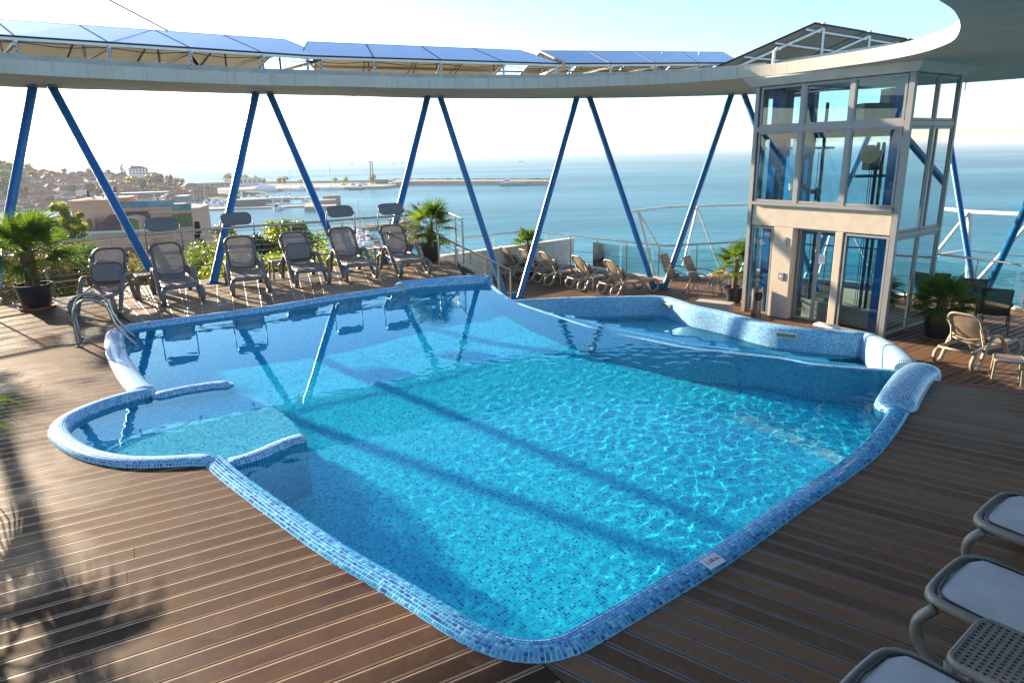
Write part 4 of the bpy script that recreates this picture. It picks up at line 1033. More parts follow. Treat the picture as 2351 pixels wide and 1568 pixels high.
for pos,lab in(((-5.05,14.95),'taupe side table between the third and fourth loungers of the left row'),((-3.05,16.75),'taupe side table between the last two loungers of the left row')):
    o=copy_tree(tb); o['label']=lab; put(o,pos,(.5,-.86))
tt=make_table('tan side table behind the nearest lounger of the lower terrace',M['tan'],M['perf_tan']); put(tt,(2.55,20.35),dl,0,LOWZ)
for pos,lab in(((1.65,21.35),'tan side table between the middle loungers on the lower terrace'),((6.25,20.2),'tan side table beside the mesh armchairs, next to the palm'),((8.68,11.36),'tan side table at the right edge, in front of the lone tan lounger')):
    o=copy_tree(tt); o['label']=lab; put(o,pos,(.85,-.53) if pos[0]>8 else dl,0,LOWZ)
tg=make_table('grey perforated side table at the lower right corner between the grey loungers',M['greige'],M['perf_grey']); del tg['group']; put(tg,(2.17,2.46),(-.62,.785))
# mesh armchairs
def make_chair(label,mesh,leg,group):
    o=thing('armchair',(0,0,0),label,'armchair',group)
    P=spline([V((0,y,z)) for y,z in [(-.56,1.02),(-.47,.86),(-.36,.62),(-.25,.43),(-.12,.36),(.10,.37),(.32,.42),(.44,.41),(.49,.35)]],4); mb=MB(); nx=7
    for p in P:
        for k in range(nx):
            u=-1+2*k/(nx-1); mb.v.append((u*.27,p.y-.0+.02*u*u,p.z+.015*u*u-.01))
    for i in range(len(P)-1):
        for k in range(nx-1): a=i*nx+k; mb.f.append((a,a+1,a+nx+1,a+nx))
    obj('sling_seat',mb,mesh,o,smooth='all')
    mb=MB()
    for x in(-.28,.28): mb.tube([p+V((x,0,0)) for p in P],.016,6)
    mb.tube([V((-.28,-.56,1.02)),V((.28,-.56,1.02))],.014,6); obj('frame',mb,leg,o,smooth='all')
    for x in(-.3,.3):
        obj('leg',MB().tube([V((x,.36,.42)),V((x*1.03,.47,0))],[.02,.015],8),leg,o,smooth='all'); obj('leg',MB().tube([V((x,-.24,.44)),V((x*1.03,-.46,0))],[.02,.015],8),leg,o,smooth='all')
        obj('armrest',MB().tube(spline([V((x,-.36,.62)),V((x*1.12,-.18,.66)),V((x*1.15,.08,.62)),V((x*1.12,.28,.55)),V((x,.36,.42))],4),.018,7),leg,o,smooth='all')
    return o
M['wood']=pbr('tan_painted_steel',(.27,.21,.14),.4); M['shaded_leg']=pbr('shaded_legs',(.10,.085,.07),.4)  # dark legs have the shade on the right-hand chairs put into the colour
ch=make_chair('left one of the two brown mesh armchairs by the blue columns',M['mesh_brown'],M['wood'],'brown mesh armchairs on the lower terrace'); put(ch,(5.0,19.95),(.72,-.55),0,LOWZ)
o=copy_tree(ch); o['label']='right one of the two brown mesh armchairs, beside the tan table'; put(o,(5.55,19.4),(.72,-.55),0,LOWZ)
o=copy_tree(ch); o['label']='brown mesh armchair glimpsed through the lift glass behind the potted palm'; put(o,(7.3,19.0),(.3,.9),0,LOWZ)
dc=make_chair('dark mesh armchair cut by the right edge, nearest of the three',M['mesh_dark'],M['shaded_leg'],'dark mesh armchairs at the right'); put(dc,(10.72,14.75),(.55,.83),0,LOWZ)
for pos,lab,d in(((10.95,15.95),'middle dark mesh armchair right of the palm by the lift',(.5,.86)),((10.55,16.75),'dark mesh armchair half hidden behind the palm by the lift',(.45,.9))):
    o=copy_tree(dc); o['label']=lab; put(o,pos,d,0,LOWZ)
# ---------------------------------------------------------------- potted palms
def leafmat(name,c0,c1,c2,tr=.35):
    t=NT(name); f=t.math('ADD',t.math('MULTIPLY',t.n('NewGeometry').outputs['Random Per Island'],.6),t.math('MULTIPLY',t.n('ObjectInfo').outputs['Random'],.4))
    c=t.ramp(f,[(.1,c0),(.55,c1),(.95,c2)])
    p=t.n('BsdfPrincipled',{'Base Color':c,'Roughness':.42,'Specular IOR Level':.4}).outputs[0]
    return t.done(t.n('MixShader',{0:tr,1:p,2:t.n('BsdfTranslucent',{'Color':t.mix(1.0,c,(1.8,1.9,.7),'MULTIPLY')}).outputs[0]}).outputs[0])
M['palm']=leafmat('palm_leaf',(.035,.070,.014),(.075,.125,.022),(.15,.19,.03),.45)
M['palm_old']=leafmat('palm_leaf_yellow',(.12,.10,.02),(.22,.17,.03),(.28,.2,.05))
M['petiole']=pbr('palm_petiole',(.08,.10,.03),.5)
t=NT('palm_trunk'); co=t.coord('Object'); M['trunk']=t.done(t.n('BsdfPrincipled',{'Base Color':t.ramp(t.noise(26,5,t.mapp(co,(1,1,.35))),[(.35,(.05,.03,.018)),(.6,(.20,.12,.06)),(.8,(.32,.22,.12))]),'Roughness':.9,'Normal':t.bump(t.noise(40,4,t.mapp(co,(1,1,.3))),1.0,.03)}).outputs[0])
M['terracotta']=pbr('terracotta',(.42,.17,.08),.75); M['potplastic']=pbr('dark_pot_plastic',(.022,.022,.024),.38); M['soil']=pbr('soil',(.05,.035,.025),.95)
def frond_mesh(seed,pl=.42,ll=.46,n=23,spread=125,name='frond'):
    rnd=random.Random(seed); mb=MB()
    mb.tube([V((0,0,0)),V((0,pl*.5,.03)),V((0,pl,.03))],[.011,.008,.006],4)
    hub=V((0,pl,.03))
    for k in range(n):
        a=R(-spread+2*spread*k/(n-1)+rnd.uniform(-2,2)); L=ll*(1-.28*abs(a/R(spread))**2)*rnd.uniform(.9,1.06); d=V((math.sin(a),math.cos(a),.0)); s=V((math.cos(a),-math.sin(a),0)); dr=rnd.uniform(.02,.12)+.10*abs(math.sin(a))*0
        fold=.012; st=[(.0,.004,0),(.36,.0125,.010),(.70,.0085,.0),(1.0,.001,-dr)]
        base=len(mb.v)
        for f,w_,z in st:
            p=hub+d*(L*f)+V((0,0,z-.03*abs(math.sin(a))*f)); zz=V((0,0,w_*.55)); mb.v+=[tuple(p-s*w_+zz),tuple(p-zz*.3),tuple(p+s*w_+zz)]
        for i in range(3):
            for j in(0,1): b=base+i*3+j; mb.f.append((b,b+1,b+4,b+3))
    me=bpy.data.meshes.new(name); me.from_pydata(mb.v,[],mb.f); return me
def frond_set(pl,ll,n): 
    out=[]
    for s in range(3):
        for mm in('palm','palm_old'):
            me=frond_mesh(s+1,pl,ll,n); me.materials.append(M[mm]); out.append(me)
    return out
FSET=[frond_set(.42,.54,30),frond_set(.36,.44,27),frond_set(.30,.36,24)]
def palm(loc,label,pr=.30,ph=.44,th=.75,tr=.085,nf=34,fs=0,lean=0,seed=1,droop=0,saucer=M['terracotta'],pot=True,old=.08):
    rnd=random.Random(seed); o=thing('potted_palm',loc,label,'potted palm','potted fan palms on the terraces'); x0,y0,z0=loc
    if pot:
        mb=MB(); mb.lathe([(.001,.03),(pr*.74,.03),(pr*.78,.06),(pr*.96,ph-.05),(pr*1.03,ph-.045),(pr*1.04,ph),(pr*.97,ph),(pr*.95,ph-.06)],28,loc)
        for sx in(-1,1): mb.box((x0+sx*pr*1.08,y0,z0+ph-.03),(.06,.09,.02)); mb.box((x0+sx*pr*1.14,y0,z0+ph-.0),(.02,.09,.05))
        obj('pot',mb,M['potplastic'],o,smooth=True)
        obj('saucer',MB().lathe([(.001,.0),(pr*.92,0),(pr*1.04,.045),(pr*1.0,.045),(pr*.9,.015),(.001,.014)],28,loc),saucer,o,smooth=True)
        obj('soil',MB().lathe([(.001,ph-.04),(pr*.95,ph-.05)],20,loc),M['soil'],o)
    prof=[]; N=14
    for i in range(N+1):
        f=i/N; prof.append((tr*(1.25-.25*f if f<.2 else 1.2-.0*f)*rnd.uniform(.92,1.08),ph-.06+th*f))
    prof.append((.01,ph-.02+th)); tk=MB().lathe(prof,14,loc); tk.v=[(x+lean*(z-z0-ph)**1.2 if z>z0+ph else x,y,z) for x,y,z in tk.v]
    obj('trunk',tk,M['trunk'],o,smooth=True)
    cx=lean*max(0,th)**1.2; top=ph+th-.03
    for i in range(nf):
        f=i/nf; az=i*2.39996+rnd.uniform(-.2,.2); el=R(80-f*(105+droop)+rnd.uniform(-9,9))
        me=FSET[fs][(rnd.randrange(3))*2+(1 if (f>.86 and rnd.random()<old*5) else 0)]
        fo=bpy.data.objects.new('frond',me); C.objects.link(fo); fo.parent=o
        fo.rotation_euler=(el,rnd.uniform(-.35,.35),az); 
        fo.rotation_mode='XYZ'; fo.location=(cx+rnd.uniform(-.02,.02),rnd.uniform(-.02,.02),top-.14*f)
        k=rnd.uniform(.85,1.1)*(1-.15*(1-f)*(f<.15)); fo.scale=(k,k,k)
    return o
palm(tuple(at(87,707)),'tall fan palm in a black tub at the left railing',.30,.45,.66,.095,27,0,0.0,1)
palm(tuple(at(990,603)),'fan palm in a black tub at the corner of the stair railing',.26,.48,.46,.065,27,1,.05,2,18)
palm((.62,22.95,LOWZ),'small fan palm behind the lower loungers by the white wall',.24,.4,.75,.05,22,2,0,3,-20)
palm((6.0,18.0,LOWZ),'fan palm in a black tub on the left of the lift tower',.24,.46,.66,.06,21,1,.05,4,10,pbr('tan_saucer',(.5,.35,.16),.7),old=.12)
palm((9.2,14.2,LOWZ),'bushy fan palm in a black tub on the right of the lift tower',.31,.56,.30,.09,34,1,0,5,6)
palm((-4.86,4.8,0),'fan palm mostly cut by the left edge, only frond tips in view',.28,.42,.38,.08,30,0,0,6,20,old=.2)
palm((-10.5,11.1,0),'fan palm in a black tub added out of view to shade the left deck',.30,.45,.75,.1,32,0,0,7)  # added palm out of view, casts shade on the left deck
palm((-11.3,9.5,0),'fan palm in a black tub added farther out of view to shade the left deck',.30,.45,.6,.1,32,0,0,8)  # second added palm out of view, for the same deck shade
# ---------------------------------------------------------------- pool ladder, ash bin
lad=thing('pool_ladder',at(181,796),'polished stainless steel pool ladder with two curved handrails','pool ladder')
b1=at(181,796); e1=at(310,789.5,-.03); b2=b1+(at(307,771,-.03)-e1); dirl=(e1-b1); Ll=dirl.length; dirl.z=0; dirl.normalize()
for b in(b1,b2):
    L_=lambda a,z: b+dirl*a+V((0,0,z))
    pts=spline([L_(0,0),L_(0,.2),L_(.0,.42),L_(.05,.58),L_(.17,.67),L_(.32,.655),L_(.46,.55),L_(Ll*.72,.28),L_(Ll,-.03),L_(Ll+.25,-.3),L_(Ll+.3,-.9)],5)
    obj('handrail',MB().tube(pts,.021,12),M['steel'],lad,smooth='all'); obj('flange',MB().tube([b,b+V((0,0,.015))],.05,14),M['steel'],lad,smooth=True)
for z in(-.3,-.6): obj('rung',MB().bar(b1+dirl*(Ll+.27)+V((0,0,z)),b2+dirl*(Ll+.27)+V((0,0,z)),.06,.03),M['steel'],lad)
bp=at(1735,724,LOWZ); bn=thing('ash_bin',bp,'polished steel cylindrical ash bin standing against the lift tower','ash bin')
cyl=MB(); hole=[]
n=32; zs_=[0,.02,.36,.40,.46,.52,.58,.62,.68]
fa=math.atan2(-bp.y,-bp.x)+.35
for z in zs_:
    for k in range(n): a=2*PI*k/n+fa; cyl.v.append((bp.x+.135*math.cos(a),bp.y+.135*math.sin(a),bp.z+z))
for i in range(len(zs_)-1):
    for k in range(n):
        m_=(k+1)%n
        if 3<=i<=6 and (k in(0,1,2,3,28,29,30,31)) and not(i in(3,6) and k in(3,28)): continue
        cyl.f.append((i*n+k,i*n+m_,(i+1)*n+m_,(i+1)*n+k))
obj('body',cyl,M['steel'],bn,smooth=True); obj('inner_bin',MB().lathe([(.12,.36),(.12,.67)],24,bp),M['black'],bn)
obj('ash_tray',MB().lathe([(.001,.66),(.12,.665),(.14,.69),(.125,.695)],28,bp),M['steel'],bn,smooth=True)
# loose chlorine tray on the basin rim and a step block behind it
tag(obj('step_block',MB().box(at(1640,705,-1.36),(.9,.35,.28),rz=-.62),M['mosaic'] if False else M['graywall']),'small tiled step block outside the small basin by the bin','step block')
mb=MB(); q_=at(1897,748,-1.2); plate(mb,q_,E1n,NF,.5,.26,.05,.05,.05); tag(obj('plastic_tray',mb,M['white_pipe'],smooth=50),'pale plastic tray lying between the small basin and the lift door','tray')
# ---------------------------------------------------------------- sea, shore, town, harbour
ZS=CAM_H-34.0
S_=lambda x,y,z=0.0: at(x,y,ZS+z)
t=NT('sea_water'); co=t.n('NewGeometry').outputs['Position']
w1=t.noise(.22,4,t.mapp(co,(1,1.6,1))); w2=t.noise(.035,3,t.mapp(co,(1,1.4,1)))
big=t.ramp(t.noise(.0035,4,t.mapp(co,(.55,1.9,1))),[(.42,(.006,.125,.18)),(.62,(.018,.21,.27))])
slick=t.math('MULTIPLY_ADD',t.ramp(t.noise(.0016,5,t.mapp(co,(.35,2.2,1)),.6),[(.50,(0,0,0)),(.66,(1,1,1))]),.45,.10)
h=t.math('ADD',t.math('MULTIPLY',w1,.6),t.math('MULTIPLY',w2,1.5))
M['sea']=t.done(t.n('BsdfPrincipled',{'Base Color':big,'Roughness':.34,'IOR':1.33,'Specular IOR Level':slick,'Normal':t.bump(h,.75,1.1)}).outputs[0])
mb=MB(); ringr=[0,60,200,500,1200,3000,9000,30000,60000]; n=48
for r_ in ringr[1:]: mb.v+=[(r_*math.cos(2*PI*k/n),r_*math.sin(2*PI*k/n),ZS) for k in range(n)]
mb.f=[tuple(range(n))]+[(i*n+k,(i+1)*n+k,(i+1)*n+(k+1)%n,i*n+(k+1)%n) for i in range(len(ringr)-2) for k in range(n)]
structure('sea',mb,M['sea'])
def lerpt(tab,x):
    if x<=tab[0][0]: return tab[0][1]
    for (a,b),(c,d) in zip(tab,tab[1:]):
        if x<=c: return b+(d-b)*(x-a)/(c-a)
    return tab[-1][1]
SKYL=[(-300,392),(0,394),(100,399),(200,404),(300,405),(370,410),(420,425),(470,437),(540,440),(620,443)]
SHORE=[(-300,500),(0,490),(150,486),(250,482),(330,480),(400,474),(440,470),(500,466),(560,455),(620,447)]
def hillpt(x,tt):
    s=S_(x,lerpt(SHORE,x),-.5); dc=s.y+ (230 if x<420 else max(25,230-(x-420)*1.6)); c=atd(x,lerpt(SKYL,x),dc); 
    p=s.lerp(c,tt); e=tt*tt*(3-2*tt); p.z=s.z+(c.z-s.z)*(.25*tt+.75*e) ; return p
mb=MB(); cols=60; rws=14
for i in range(cols+1):
    x=-330+i*(950/cols)
    for j in range(rws+1):
        p=hillpt(x,j/rws); p.z+=1.2*noise.noise(V((p.x*.03,p.y*.03,0))) if 0<j<rws else 0; mb.v.append(tuple(p))
    c=hillpt(x,1.0); mb.v.append((c.x*1.06,c.y*1.06,(c.z+ZS)/2)); mb.v.append((c.x*1.14,c.y*1.14,ZS-1))
q=rws+3
for i in range(cols):
    for j in range(q-1): a=i*q+j; mb.f.append((a,a+q,a+q+1,a+1))
M['hill']=pbr('hill_ground',(.085,.115,.05),.9,0,.5,.04,coord='Object')
structure('town_hill',mb,M['hill'],smooth='all')
# houses
def mats(pref,cols,rough=.85,**k): return [pbr(f'{pref}_{i}',c,rough,0,.1,.8,**k) for i,c in enumerate(cols)]
ROOF=mats('roof_tile',[(.30,.085,.045),(.24,.08,.05),(.36,.12,.06),(.17,.08,.055)],bump=.5,bscale=6); WALL=mats('house_wall',[(.62,.58,.50),(.50,.45,.38),(.30,.22,.16),(.68,.66,.62)])
WN=['cream','beige','brown','white']; RN=['brick red','dull red','orange red','dark brown']
M['pane']=pbr('dark_window',(.03,.04,.05),.15)
def house_proto(wi,rf,l,wd,h,rh,label='x'):
    o=thing('town_house',(0,0,0),label,'house','red roofed houses of the old town')
    mb=MB(); mb.box((0,0,h/2-1.5),(l,wd,h+3)); obj('wall',mb,WALL[wi],o)
    e=.6; a,b=l/2+e,wd/2+e; k=max(.2,l/2-wd/2*.9)
    mb=MB(); mb.add([(-a,-b,h),(a,-b,h),(a,b,h),(-a,b,h),(-k,0,h+rh),(k,0,h+rh)],[(0,1,5,4),(1,2,5),(2,3,4,5),(3,0,4),(3,2,1,0)]); rf_=obj('roof',mb,ROOF[rf],o)
    obj('chimney',MB().box((k*.5,wd*.15,h+rh*.75),(.8,.8,1.8)),WALL[1],rf_)
    nwin=max(2,int(l/3))
    for i in range(nwin):
        for z in ([h-1.6] if h<5 else [h-1.7,h-4.5]):
            obj('window',MB().box((-l/2+(i+.5)*l/nwin,-wd/2-.03,z),(1.3,.12,1.5)),M['pane'],o)
    return o
protos=[]; specs=[(0,0,12,9,4.2,3.2),(1,1,10,8,3.6,3.0),(2,3,11,9,4.6,3.0),(3,2,14,9,3.8,3.4),(0,1,15,10,4.8,3.6),(1,2,9,8,3.2,2.8)]
ORD=['first','second','third','fourth','fifth','sixth','seventh','eighth','ninth','tenth','eleventh','twelfth','thirteenth','fourteenth','fifteenth','sixteenth','seventeenth','eighteenth','nineteenth','twentieth','twenty-first','twenty-second','twenty-third','twenty-fourth','twenty-fifth','twenty-sixth']
rnd=random.Random(11); first={}
for row,(tt,nm) in enumerate([(.07,'lowest'),(.20,'second lowest'),(.33,'third lowest'),(.46,'lower middle'),(.59,'upper middle'),(.71,'third highest'),(.83,'second highest'),(.95,'highest')]):
    xs=[x for x in range(-12,425,18)]; cnt=0
    for x in xs:
        xx=x+rnd.uniform(-6,6)
        if rnd.random()<.16 or (x<30 and rnd.random()<.5) or (row>=6 and xx>330): continue
        si=rnd.randrange(6); p=hillpt(xx,tt+rnd.uniform(-.05,.05)); p.z+=-1.0
        lab=f'{WN[specs[si][0]]} house with {RN[specs[si][1]]} roof, {ORD[cnt]} from left, {nm} row of the town'; cnt+=1
        if si not in first: o=first[si]=house_proto(*specs[si],label=lab)
        else: o=copy_tree(first[si]); o['label']=lab
        o.location=p; o.rotation_euler=(0,0,math.atan2(-p.x,p.y)*.6+rnd.choice([0,0,.5,-.5,1.57])+rnd.uniform(-.2,.2))
        k=rnd.uniform(.66,.9); o.scale=(k,k,k)
# the white house standing out on the hilltop and timber houses by the marina
def named_house(px,tt,spec,lab,rz=0,sc=1,dz=0):
    o=house_proto(*spec,label=lab); del o['group']; p=hillpt(px,tt); o.location=(p.x,p.y,p.z+dz); o.rotation_euler=(0,0,math.atan2(-p.x,p.y)+rz); o.scale=(sc,)*3; return o
named_house(318,.92,(3,0,18,11,8,2.6),'tall white house with red roof standing out on the hilltop by the pines',.2,1.0,1)
named_house(352,.9,(3,1,15,10,5,2.4),'long white fronted house below the tall white house',.1,.9)
for i,(x,tt,lab) in enumerate([(398,.08,'dark timber house with broad roof nearest the yacht masts'),(425,.15,'dark timber waterfront house behind the moored sailing boats'),(452,.25,'dark timber house with dull roof beside the marina building'),(385,.32,'dark timber house behind the first waterfront house'),(440,.6,'low ruin-like timber house above the marina'),(478,.5,'low brown timber hall near the quay trees')]):
    named_house(x,tt,(2,3,15,11,6.5,2.6),lab,.3*(-1)**i,.95)
# trees
def crown(n,rx,rz_,leaf,seed,clumps=26,conif=False,open_=.0):
    r=random.Random(seed); mb=MB(); cl=[]
    for _ in range(clumps):
        if conif: f=r.random()**1.4; a=r.uniform(0,2*PI); q=rx*(1-f)*r.uniform(.5,1); cl.append((V((q*math.cos(a),q*math.sin(a),(f*2-1)*rz_)),rx*(.30*(1-f)+.10)))
        else:
            u=V((r.gauss(0,1),r.gauss(0,1),r.gauss(0,1))).normalized()*r.uniform(.45,1.0); cl.append((V((u.x*rx*.85,u.y*rx*.85,u.z*rz_*.85)),rx*r.uniform(.18,.36)))
    for _ in range(n):
        c,s=r.choice(cl); d=V((r.gauss(0,1),r.gauss(0,1),r.gauss(0,.8))); d=d.normalized()*(s*r.random()**.4); p=c+d
        nn=(d.normalized()+V((r.gauss(0,.6),r.gauss(0,.6),r.gauss(0,.6)))).normalized(); u=nn.orthogonal().normalized(); v=nn.cross(u); a=r.uniform(0,6.28); u,v=u*math.cos(a)+v*math.sin(a),v*math.cos(a)-u*math.sin(a)
        L=leaf*r.uniform(.6,1.3); mb.add([p-u*L*.5,p+v*L*.32,p+u*L*.5,p-v*L*.32],[(0,1,2,3)])
    return mb,cl
M['leaf_bright']=leafmat('leaf_bright',(.10,.14,.012),(.18,.22,.02),(.30,.28,.03),.45)
M['leaf_green']=leafmat('leaf_green',(.045,.085,.014),(.09,.14,.02),(.17,.19,.03),.4)
M['leaf_dark']=leafmat('leaf_dark',(.012,.030,.012),(.022,.045,.016),(.04,.06,.02),.2)
M['leaf_dry']=leafmat('leaf_dry',(.12,.09,.03),(.18,.14,.05),(.24,.19,.08),.3)
M['bark']=pbr('bark',(.07,.05,.035),.95,0,.3,3)
CM={}
def tree(loc,label,rx,rz_,th,mat,n=2500,leaf=.35,seed=1,conif=False,group=None,cat='tree',key=None,clumps=26):
    o=thing('conifer_tree' if conif else 'broadleaf_tree',loc,label,cat,group)
    k=(seed,n,conif,mat,clumps,leaf,rx,rz_)
    if k not in CM:
        mb,cl=crown(n,rx,rz_,leaf,seed,clumps,conif); me=bpy.data.meshes.new('crown'); me.from_pydata([tuple(v) for v in mb.v],[],mb.f); me.materials.append(M[mat])
        tm=MB(); r=random.Random(seed); H=th+rz_*.9
        tm.tube([V((0,0,-1)),V((.05*rx,0,th*.6)),V((0,.03*rx,th+rz_*.6)),V((0,0,H+ (rz_*.9 if conif else 0)))],[rx*.075,rx*.06,rx*.035,rx*.01],7)
        if not conif:
            for c,s in cl[:12]:
                a=V((0,0,th+rz_*r.uniform(-.25,.45))); e=V((c.x*.85,c.y*.85,c.z*.85+th+rz_)); tm.tube([a,a.lerp(e,.5)+V((0,0,rz_*.06)),e],[rx*.035,rx*.022,rx*.006],5)
        me2=bpy.data.meshes.new('trunk'); me2.from_pydata(tm.v,[],tm.f); me2.materials.append(M['bark']); CM[k]=(me,me2)
    me,me2=CM[k]; c=link('crown',me,o); c.location=(0,0,th+rz_); link('trunk',me2,o); return o
TY='leafy trees on the slope below the terrace'
def tpx(x,ytop,Y,rx,rz_,th,lab,mat,**k):
    p=atd(x,ytop,Y); return tree((p.x,p.y,p.z-th-2*rz_),lab,rx,rz_,th,mat,group=TY,**k)
tpx(143,453,78,2.1,3.6,6,'bright yellow-green tree touching the left wall of the pink building','leaf_bright',n=8000,leaf=.30,seed=21,clumps=44)
tpx(66,480,72,3.4,3.4,4,'bright green tree behind the tall potted palm','leaf_bright',n=13000,leaf=.36,seed=22,clumps=44)
tpx(15,486,76,4.0,3.8,4,'bright green tree at the left edge behind the first blue column','leaf_bright',n=12000,leaf=.36,seed=23,clumps=40)
tpx(105,525,60,3.6,3.2,4,'lower green tree beneath the left railing','leaf_green',n=12000,leaf=.34,seed=24,clumps=44)
tpx(660,488,62,3.4,3.0,5,'round bright green tree in front of the harbour water','leaf_bright',n=13000,leaf=.30,seed=25,clumps=44)
tpx(452,512,60,1.25,3.8,2,'dark narrow conifer right of the pink building','leaf_dark',n=5200,leaf=.34,seed=26,conif=True,clumps=90)
tpx(515,494,68,2.2,3.8,3,'feathery pale green tree between the conifer and the round green tree','leaf_dry',n=6500,leaf=.26,seed=27,clumps=50)
tpx(590,530,58,1.8,1.6,3,'dark green bushy tree in front of the round bright tree','leaf_dark',n=2200,leaf=.30,seed=28)
tpx(736,590,46,.7,1.7,2,'small dark conifer below the fifth lounger','leaf_dark',n=1300,leaf=.22,seed=29,conif=True,clumps=40)
for i,(x,y,Y,mt,lab) in enumerate([(40,610,40,'leaf_dry','dry olive shrub below the left end of the railing'),(140,600,44,'leaf_green','green shrub below the railing by the potted palm'),(250,628,42,'leaf_dry','dry yellowish shrub below the first lounger'),(330,615,46,'leaf_dry','yellow flowering shrub under the pink building'),(480,590,48,'leaf_green','green shrub below the third lounger'),(540,612,42,'leaf_bright','bright green shrub between the third and fourth loungers'),(600,620,44,'leaf_bright','bright shrub behind the fourth lounger'),(700,612,44,'leaf_bright','bright shrub low behind the fifth lounger'),(780,600,48,'leaf_green','green shrub behind the last lounger pair')]):
    p=atd(x,y,Y); tree((p.x,p.y,p.z-3.2),lab,3.3,2.0,.4,mt,n=6000,leaf=.22,seed=40+i%3,group='shrubs on the slope below the railing',cat='shrub',clumps=40)
# slope below the terrace
mb=MB(); gx=26; gy=18
for i in range(gx+1):
    for j in range(gy+1):
        x=-150+i*(190/gx); y=18+j*(190/gy); d=y-18
        z=-8-d*.11-max(0,(x+45))*.06+1.2*noise.noise(V((x*.05,y*.05,1)))
        if x>-25: z-=(x+25)*.35
        mb.v.append((x,y,max(z,ZS-2)))
for i in range(gx):
    for j in range(gy): a=i*(gy+1)+j; mb.f.append((a,a+gy+1,a+gy+2,a+1))
structure('slope',mb,M['hill'],smooth='all')
# pink apartment building
PB=atd(300,560,96); PK=96/FPX
M['pink']=pbr('pink_render',(.70,.37,.24),.85,0,.08,.6,.3,6); M['roofdark']=pbr('dark_roof',(.15,.075,.055),.8,0,.3,1.5,.4,8); M['white']=pbr('white_trim',(.68,.66,.62),.6)
M['bglass']=pbr('blue_glass',(.05,.12,.15),.05,.2); M['curtain']=pbr('green_curtain',(.12,.22,.07),.7); M['winframe']=pbr('brown_frame',(.20,.11,.05),.6)
M['tglass']=pbr('terrace_glass_blue',(.16,.30,.34),.1,0,.3,.6)
pb=thing('apartment_building',PB,'pink rendered apartment building with dark roof and roof terraces','building')
bx=lambda x0,x1,y0,y1,d0,d1:(x0,x1,y0,y1,d0,d1)
HX=V((math.cos(R(12)),math.sin(R(12)),0)); HY=V((-HX.y,HX.x,0))
def pp(x,y,d=0.0):     # px offset -> building point (d metres behind the front plane)
    return PB+HX*((x-300)*PK*1.02)+HY*d+V((0,0,-(y-560-(x-300)*-.0)*PK))
def pbox(name,x0,x1,y0,y1,d0,d1,m,par=None):
    a=pp(x0,y1,d0); mb=MB(); w_=(x1-x0)*PK*1.02; hh=(y1-y0)*PK; c=a+HX*w_/2+HY*(d1-d0)/2+V((0,0,hh/2)); mb.box(c,(w_,d1-d0,hh),rz=R(12)); return obj(name,mb,m,par or pb)
pbox('wall',176,270,466,760,3,13,M['pink']); pbox('wall',270,388,484,760,4,13,M['pink']); pbox('wall',234,345,529,760,-1,5,M['pink']); pbox('wall',345,432,494,760,1.2,13,M['pink']); pbox('wall',388,450,560,760,-1,6,M['pink'])
pbox('parapet',174,272,462,467,2.8,13.2,M['pink']); M['canopy']=pbr('grey_canopy',(.33,.34,.36),.5)
pbox('roof_canopy',228,366,451,455,5,8.5,M['canopy'])
for x in(232,262,300,340,362): pbox('canopy_post',x,x+2.5,455,486,5.2,5.5,M['white'])
pbox('terrace_glass',272,386,469,484,4.0,4.1,M['tglass']); pbox('terrace_glass',392,432,476,491,1.3,1.4,M['tglass']); pbox('rail',388,433,472,474,1.25,1.45,M['frame'])
pbox('terrace_slab',343,434,491,496,.8,13,M['pink']); pbox('stone_block',378,412,462,476,5,9,M['graywall'])
mb=MB(); rp=[pp(232,529,-1.3),pp(348,529,-1.3),pp(348,529,5),pp(232,529,5),pp(256,492,3.6),pp(338,492,3.6)]; mb.add(rp,[(0,1,5,4),(1,2,5),(2,3,4,5),(3,0,4),(3,2,1,0)]); rf_=obj('roof',mb,M['roofdark'],pb)
pbox('eaves',231,349,527,532,-1.35,5.05,M['white'])
def arch(x0,x1,y0,y1,d,m,name,par):
    mb=MB(); pts=[(x0,y1),(x1,y1),(x1,y0+8)]+[((x0+x1)/2+(x1-x0)/2*math.cos(R(a)),y0+8-8*math.sin(R(a))) for a in range(15,180,15)]+[(x0,y0+8)]
    v0=[pp(x,y,d) for x,y in pts]; v1=[pp(x,y,d+2.6) for x,y in pts]; n=len(pts); mb.add(v0+v1,[tuple(range(n)),tuple(range(n,2*n))[::-1]]+[(i,n+i,n+(i+1)%n,(i+1)%n) for i in range(n)]); return obj(name,mb,m,par)
do=arch(292,334,497,529,-1.15,M['pink'],'dormer',pb); dw=arch(298,328,502,528,-1.25,M['curtain'],'window',pb); obj('frame',MB().bar(pp(313,502,-1.3),pp(313,528,-1.3),.25,.15,upv=(0,1,0)),M['winframe'],dw); arch(212,228,496,540,1,M['pink'],'dormer',pb); arch(215,225,501,529,.9,M['winframe'],'window',pb)
w1_=pbox('window',392,430,500,528,1.1,1.2,M['curtain'])
for x in(392,404,417,428): pbox('frame',x,x+2.6,499,529,1.02,1.14,M['winframe'],w1_)
for (x0,x1,y0,y1) in((292,330,566,592),(382,388,575,590),(398,406,572,590),(186,190,560,575),(192,196,560,600)): pbox('window',x0,x1,y0,y1,-1.1 if 234<x0<345 else (2.9 if x0<234 else -1.1),-.8 if x0>234 else 3.1,M['winframe'])
pbox('balcony_glass',285,345,592,606,-2.6,-2.5,M['bglass']); pbox('balcony',284,346,605,609,-2.7,-1,M['pink']); pbox('wall',200,232,540,760,1,5,M['pink']); pbox('cornice',174,234,532,535,.7,6,M['white'])
ac=pbox('air_conditioner',217,233,533,545,.3,1.0,M['white']); obj('fan_grille',MB().tube([pp(225,539,.25),pp(225,539,.3)],.28,14),M['graywall'],ac)
